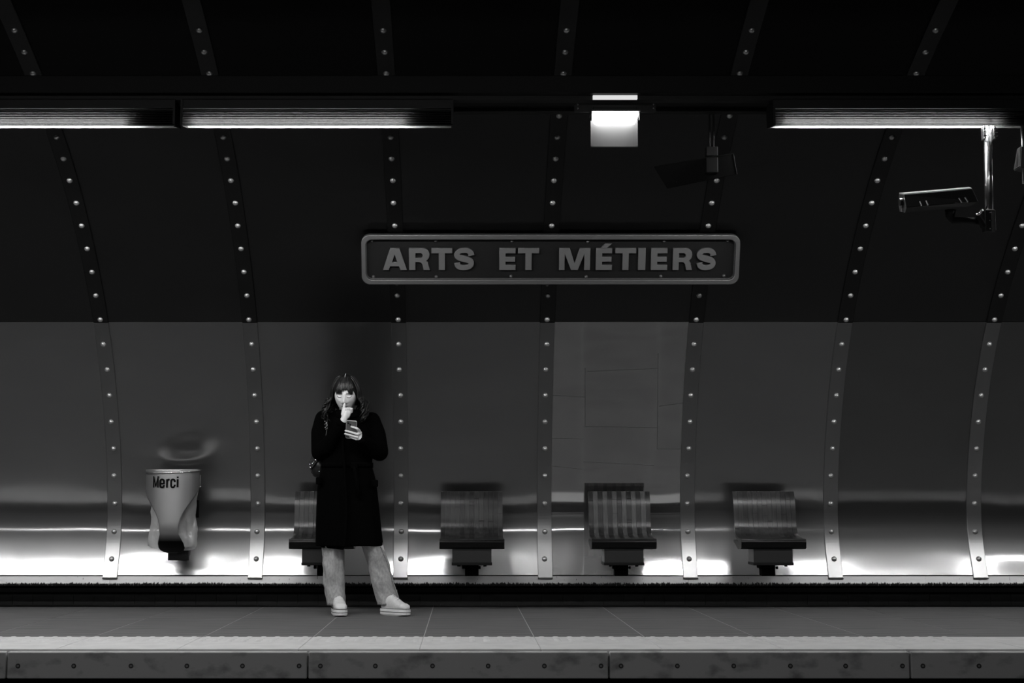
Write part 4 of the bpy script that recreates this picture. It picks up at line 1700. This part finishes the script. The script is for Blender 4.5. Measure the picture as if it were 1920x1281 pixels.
# ---- shoes
def shoe(toe, yaw, label):
    """toe: floor point under the toe tip; yaw: turn of the toe to the picture's right"""
    MF = Matrix.Translation((toe.x, toe.y, 0)) @ Matrix.Rotation(yaw, 4, 'Z')
    # local: toe at y = 0, heel at y = +0.265, x lateral
    def sec(y_, hw, z0_, z1_, pw=2.6, n=20):
        o = []
        for i in range(n):
            t = 2 * PI * i / n
            ca, sa = math.cos(t), math.sin(t)
            o.append(MF @ Vector((hw * math.copysign(abs(ca) ** (2 / pw), ca), y_, (z0_ + z1_) / 2 + (z1_ - z0_) / 2 * math.copysign(abs(sa) ** (2 / pw), sa))))
        return o
    bm = bmesh.new()
    loft(bm, [sec(0.012, 0.022, 0.040, 0.062), sec(0.025, 0.034, 0.036, 0.078), sec(0.05, 0.043, 0.036, 0.088), (sec(0.085, 0.046, 0.036, 0.100)), sec(0.12, 0.042, 0.036, 0.122),
              sec(0.16, 0.036, 0.036, 0.142), sec(0.20, 0.034, 0.036, 0.140), sec(0.24, 0.033, 0.036, 0.128), sec(0.258, 0.022, 0.04, 0.115)])
    up = obj('shoe', bm, M_CANVAS, per, True)
    up['label'] = label
    def outline(g, z_):
        st = [(0.0, 0.0), (0.004, 0.020), (0.016, 0.034), (0.045, 0.046), (0.085, 0.0495), (0.13, 0.045), (0.18, 0.0385), (0.23, 0.0375), (0.255, 0.030), (0.266, 0.014), (0.268, 0)]
        R = [(h_ + g if h_ > 0.001 else 0, y_ - (g if y_ < 0.05 else -g)) for y_, h_ in st]
        o = [MF @ Vector((h_, y_, z_)) for h_, y_ in R] + [MF @ Vector((-h_, y_, z_)) for h_, y_ in R[::-1][1:-1]]
        return o
    bm = bmesh.new()
    r0 = outline(-0.006, 0.0012)
    for i, v in enumerate(r0):                   # toe spring
        l_ = MF.inverted() @ v
        if l_.y < 0.06:
            v.z += 0.014 * (1 - l_.y / 0.06)
    loft(bm, [r0, [v + Vector((0, 0, 0.010)) for v in outline(0, 0.0012)], outline(0.001, 0.034), outline(0, 0.050), outline(-0.008, 0.052)])
    obj('sole', bm, M_RUBBER, up, False)
    bm = bmesh.new()
    a_, b_ = outline(0.0018, 0.026), outline(0.0018, 0.0295)
    loft(bm, [a_, b_], cap=False)
    obj('sole_line', bm, M_LASH, up)
    bm = bmesh.new()
    a_, b_ = outline(0.0012, 0.0495), outline(-0.003, 0.0525)
    loft(bm, [a_, b_], cap=False)
    obj('foxing_line', bm, M_LASH, up)
    bm = bmesh.new()
    loft(bm, [sec(0.008, 0.018, 0.045, 0.066), sec(0.022, 0.035, 0.045, 0.081), sec(0.045, 0.0435, 0.045, 0.0885), sec(0.052, 0.042, 0.045, 0.089)])
    obj('toe_cap', bm, M_RUBBER, up, True)
    for k in range(5):
        y_ = 0.085 + 0.017 * k
        zz = interp([0.05, 0.085, 0.12, 0.16], [0.089, 0.101, 0.123, 0.143], y_) + 0.002
        bm = bmesh.new()
        tube(bm, [MF @ Vector((-0.021, y_, zz - 0.012)), MF @ Vector((-0.008, y_ + 0.003, zz)), MF @ Vector((0.008, y_ + 0.007, zz + 0.002)), MF @ Vector((0.021, y_ + 0.012, zz - 0.008))], 0.003, 6)
        obj('lace', bm, M_RUBBER, up)
        for sx_ in (-0.026, 0.026):
            bm = bmesh.new()
            ball(bm, MF @ Vector((sx_, y_ + 0.004, zz - 0.017)), 0.0032, 8, 6)
            obj('eyelet', bm, M_LASH, up)
    return up


shoe(at(641, 1157.5, 10.80), math.radians(14), 'white platform sneaker on the foot turned to the camera')
shoe(at(766, 1157.0, 10.84), math.radians(46), 'white platform sneaker on the foot turned outward')

# ------------------------------------------------------------------ phone, held
ph = empty('smartphone', PC)
tag(ph, 'smartphone held in the hand of the woman', 'phone')
MPH = Matrix((rgt, upp, bkn)).transposed().to_4x4()
MPH.translation = PC


def pobj(name, me, m, local):
    me.transform(MPH @ local)
    return obj(name, me, m, ph)


pobj('rim', flat_shape([rrect(PW, PH, 0.011), rrect(PW - 0.004, PH - 0.004, 0.0095)], PT, 0.001), M_PHRIM, Matrix.Translation((0, 0, -PT / 2)))
pobj('back_cover', flat_shape([rrect(PW - 0.003, PH - 0.003, 0.010)], PT - 0.002), M_PHONE, Matrix.Translation((0, 0, -PT / 2 + 0.0012)))
pobj('screen', flat_shape([rrect(PW - 0.004, PH - 0.004, 0.010)], 0.0008), M_SCREEN, Matrix.Translation((0, 0, -PT / 2 - 0.0002)))
for dx in (-0.022, -0.008):
    pobj('lens', flat_shape([arc(0, 0, 0.0055, 0.0055, 0, 345, 15)], 0.002), M_SCREEN, Matrix.Translation((dx, PH / 2 - 0.018 - (0.01 if dx > -0.01 else 0), PT / 2 - 0.0006)))

# ------------------------------------------------------------------ shoulder bag
bgc = pa(598, 871, 0.12)
bg = empty('shoulder_bag', bgc)
tag(bg, 'black leather bag hanging behind the elbow of the woman', 'bag')
bm = bmesh.new()
hexo = [(588.5, 846), (612, 852), (622, 870), (618, 896), (594, 897), (584, 890), (579.5, 868)]
fr_ = [pa(x, y, 0.06) for x, y in hexo]
bk_ = [pa(x, y, 0.20) for x, y in hexo]
loft(bm, [fr_, bk_])
bmesh.ops.bevel(bm, geom=list(bm.edges), offset=0.012, segments=3, affect='EDGES')
obj('pouch', bm, M_LEATHER, bg, True)
bm = bmesh.new()
fo = [(580, 866), (588, 846), (612, 851), (602, 857), (590, 871), (583, 879)]
loft(bm, [[pa(x, y, 0.052) for x, y in fo], [pa(x, y, 0.064) for x, y in fo]])
obj('flap', bm, M_LEATHER, bg)
bm = bmesh.new()
for i in range(8):
    t = i / 7
    ball(bm, pa(586 + 13.5 * t, 869.5 - 16 * t, 0.046), 0.0042 if i % 2 else 0.003, 8, 6)
obj('zipper', bm, M_CHROME, bg)
for px, py in ((581.5, 871), (582.5, 877), (599, 884), (589.5, 846.5)):
    bm = bmesh.new()
    ball(bm, pa(px, py, 0.045), 0.005, 8, 6)
    obj('stud', bm, M_CHROME, bg)
for px in (604.5, 608):
    bm = bmesh.new()
    tube(bm, [pa(px - 0.7, 856, 0.035), pa(px + 1, 865, 0.035)], 0.003, 6)
    obj('ring', bm, M_CHROME, bg)
bm = bmesh.new()
tube(bm, catmull([pa(606, 855, 0.06), pa(608, 840, -0.10), pa(613, 806, -0.112), pa(613.5, 790, -0.095), pa(615, 776, 0.0), pa(616, 780, 0.13), pa(610, 850, 0.17)], 5), 0.006, 8)
obj('strap', bm, M_LEATHER, bg, True)
bm = bmesh.new()
for i in range(9):
    t = i / 8
    c = pa(611.6 + 2.2 * math.sin(i * 2.1), 805.5 - 15 * t, -0.122 + 0.012 * t)
    ball(bm, c, (0.0042, 0.003, 0.0062), 8, 6)
obj('chain', bm, M_CHROME, bg)
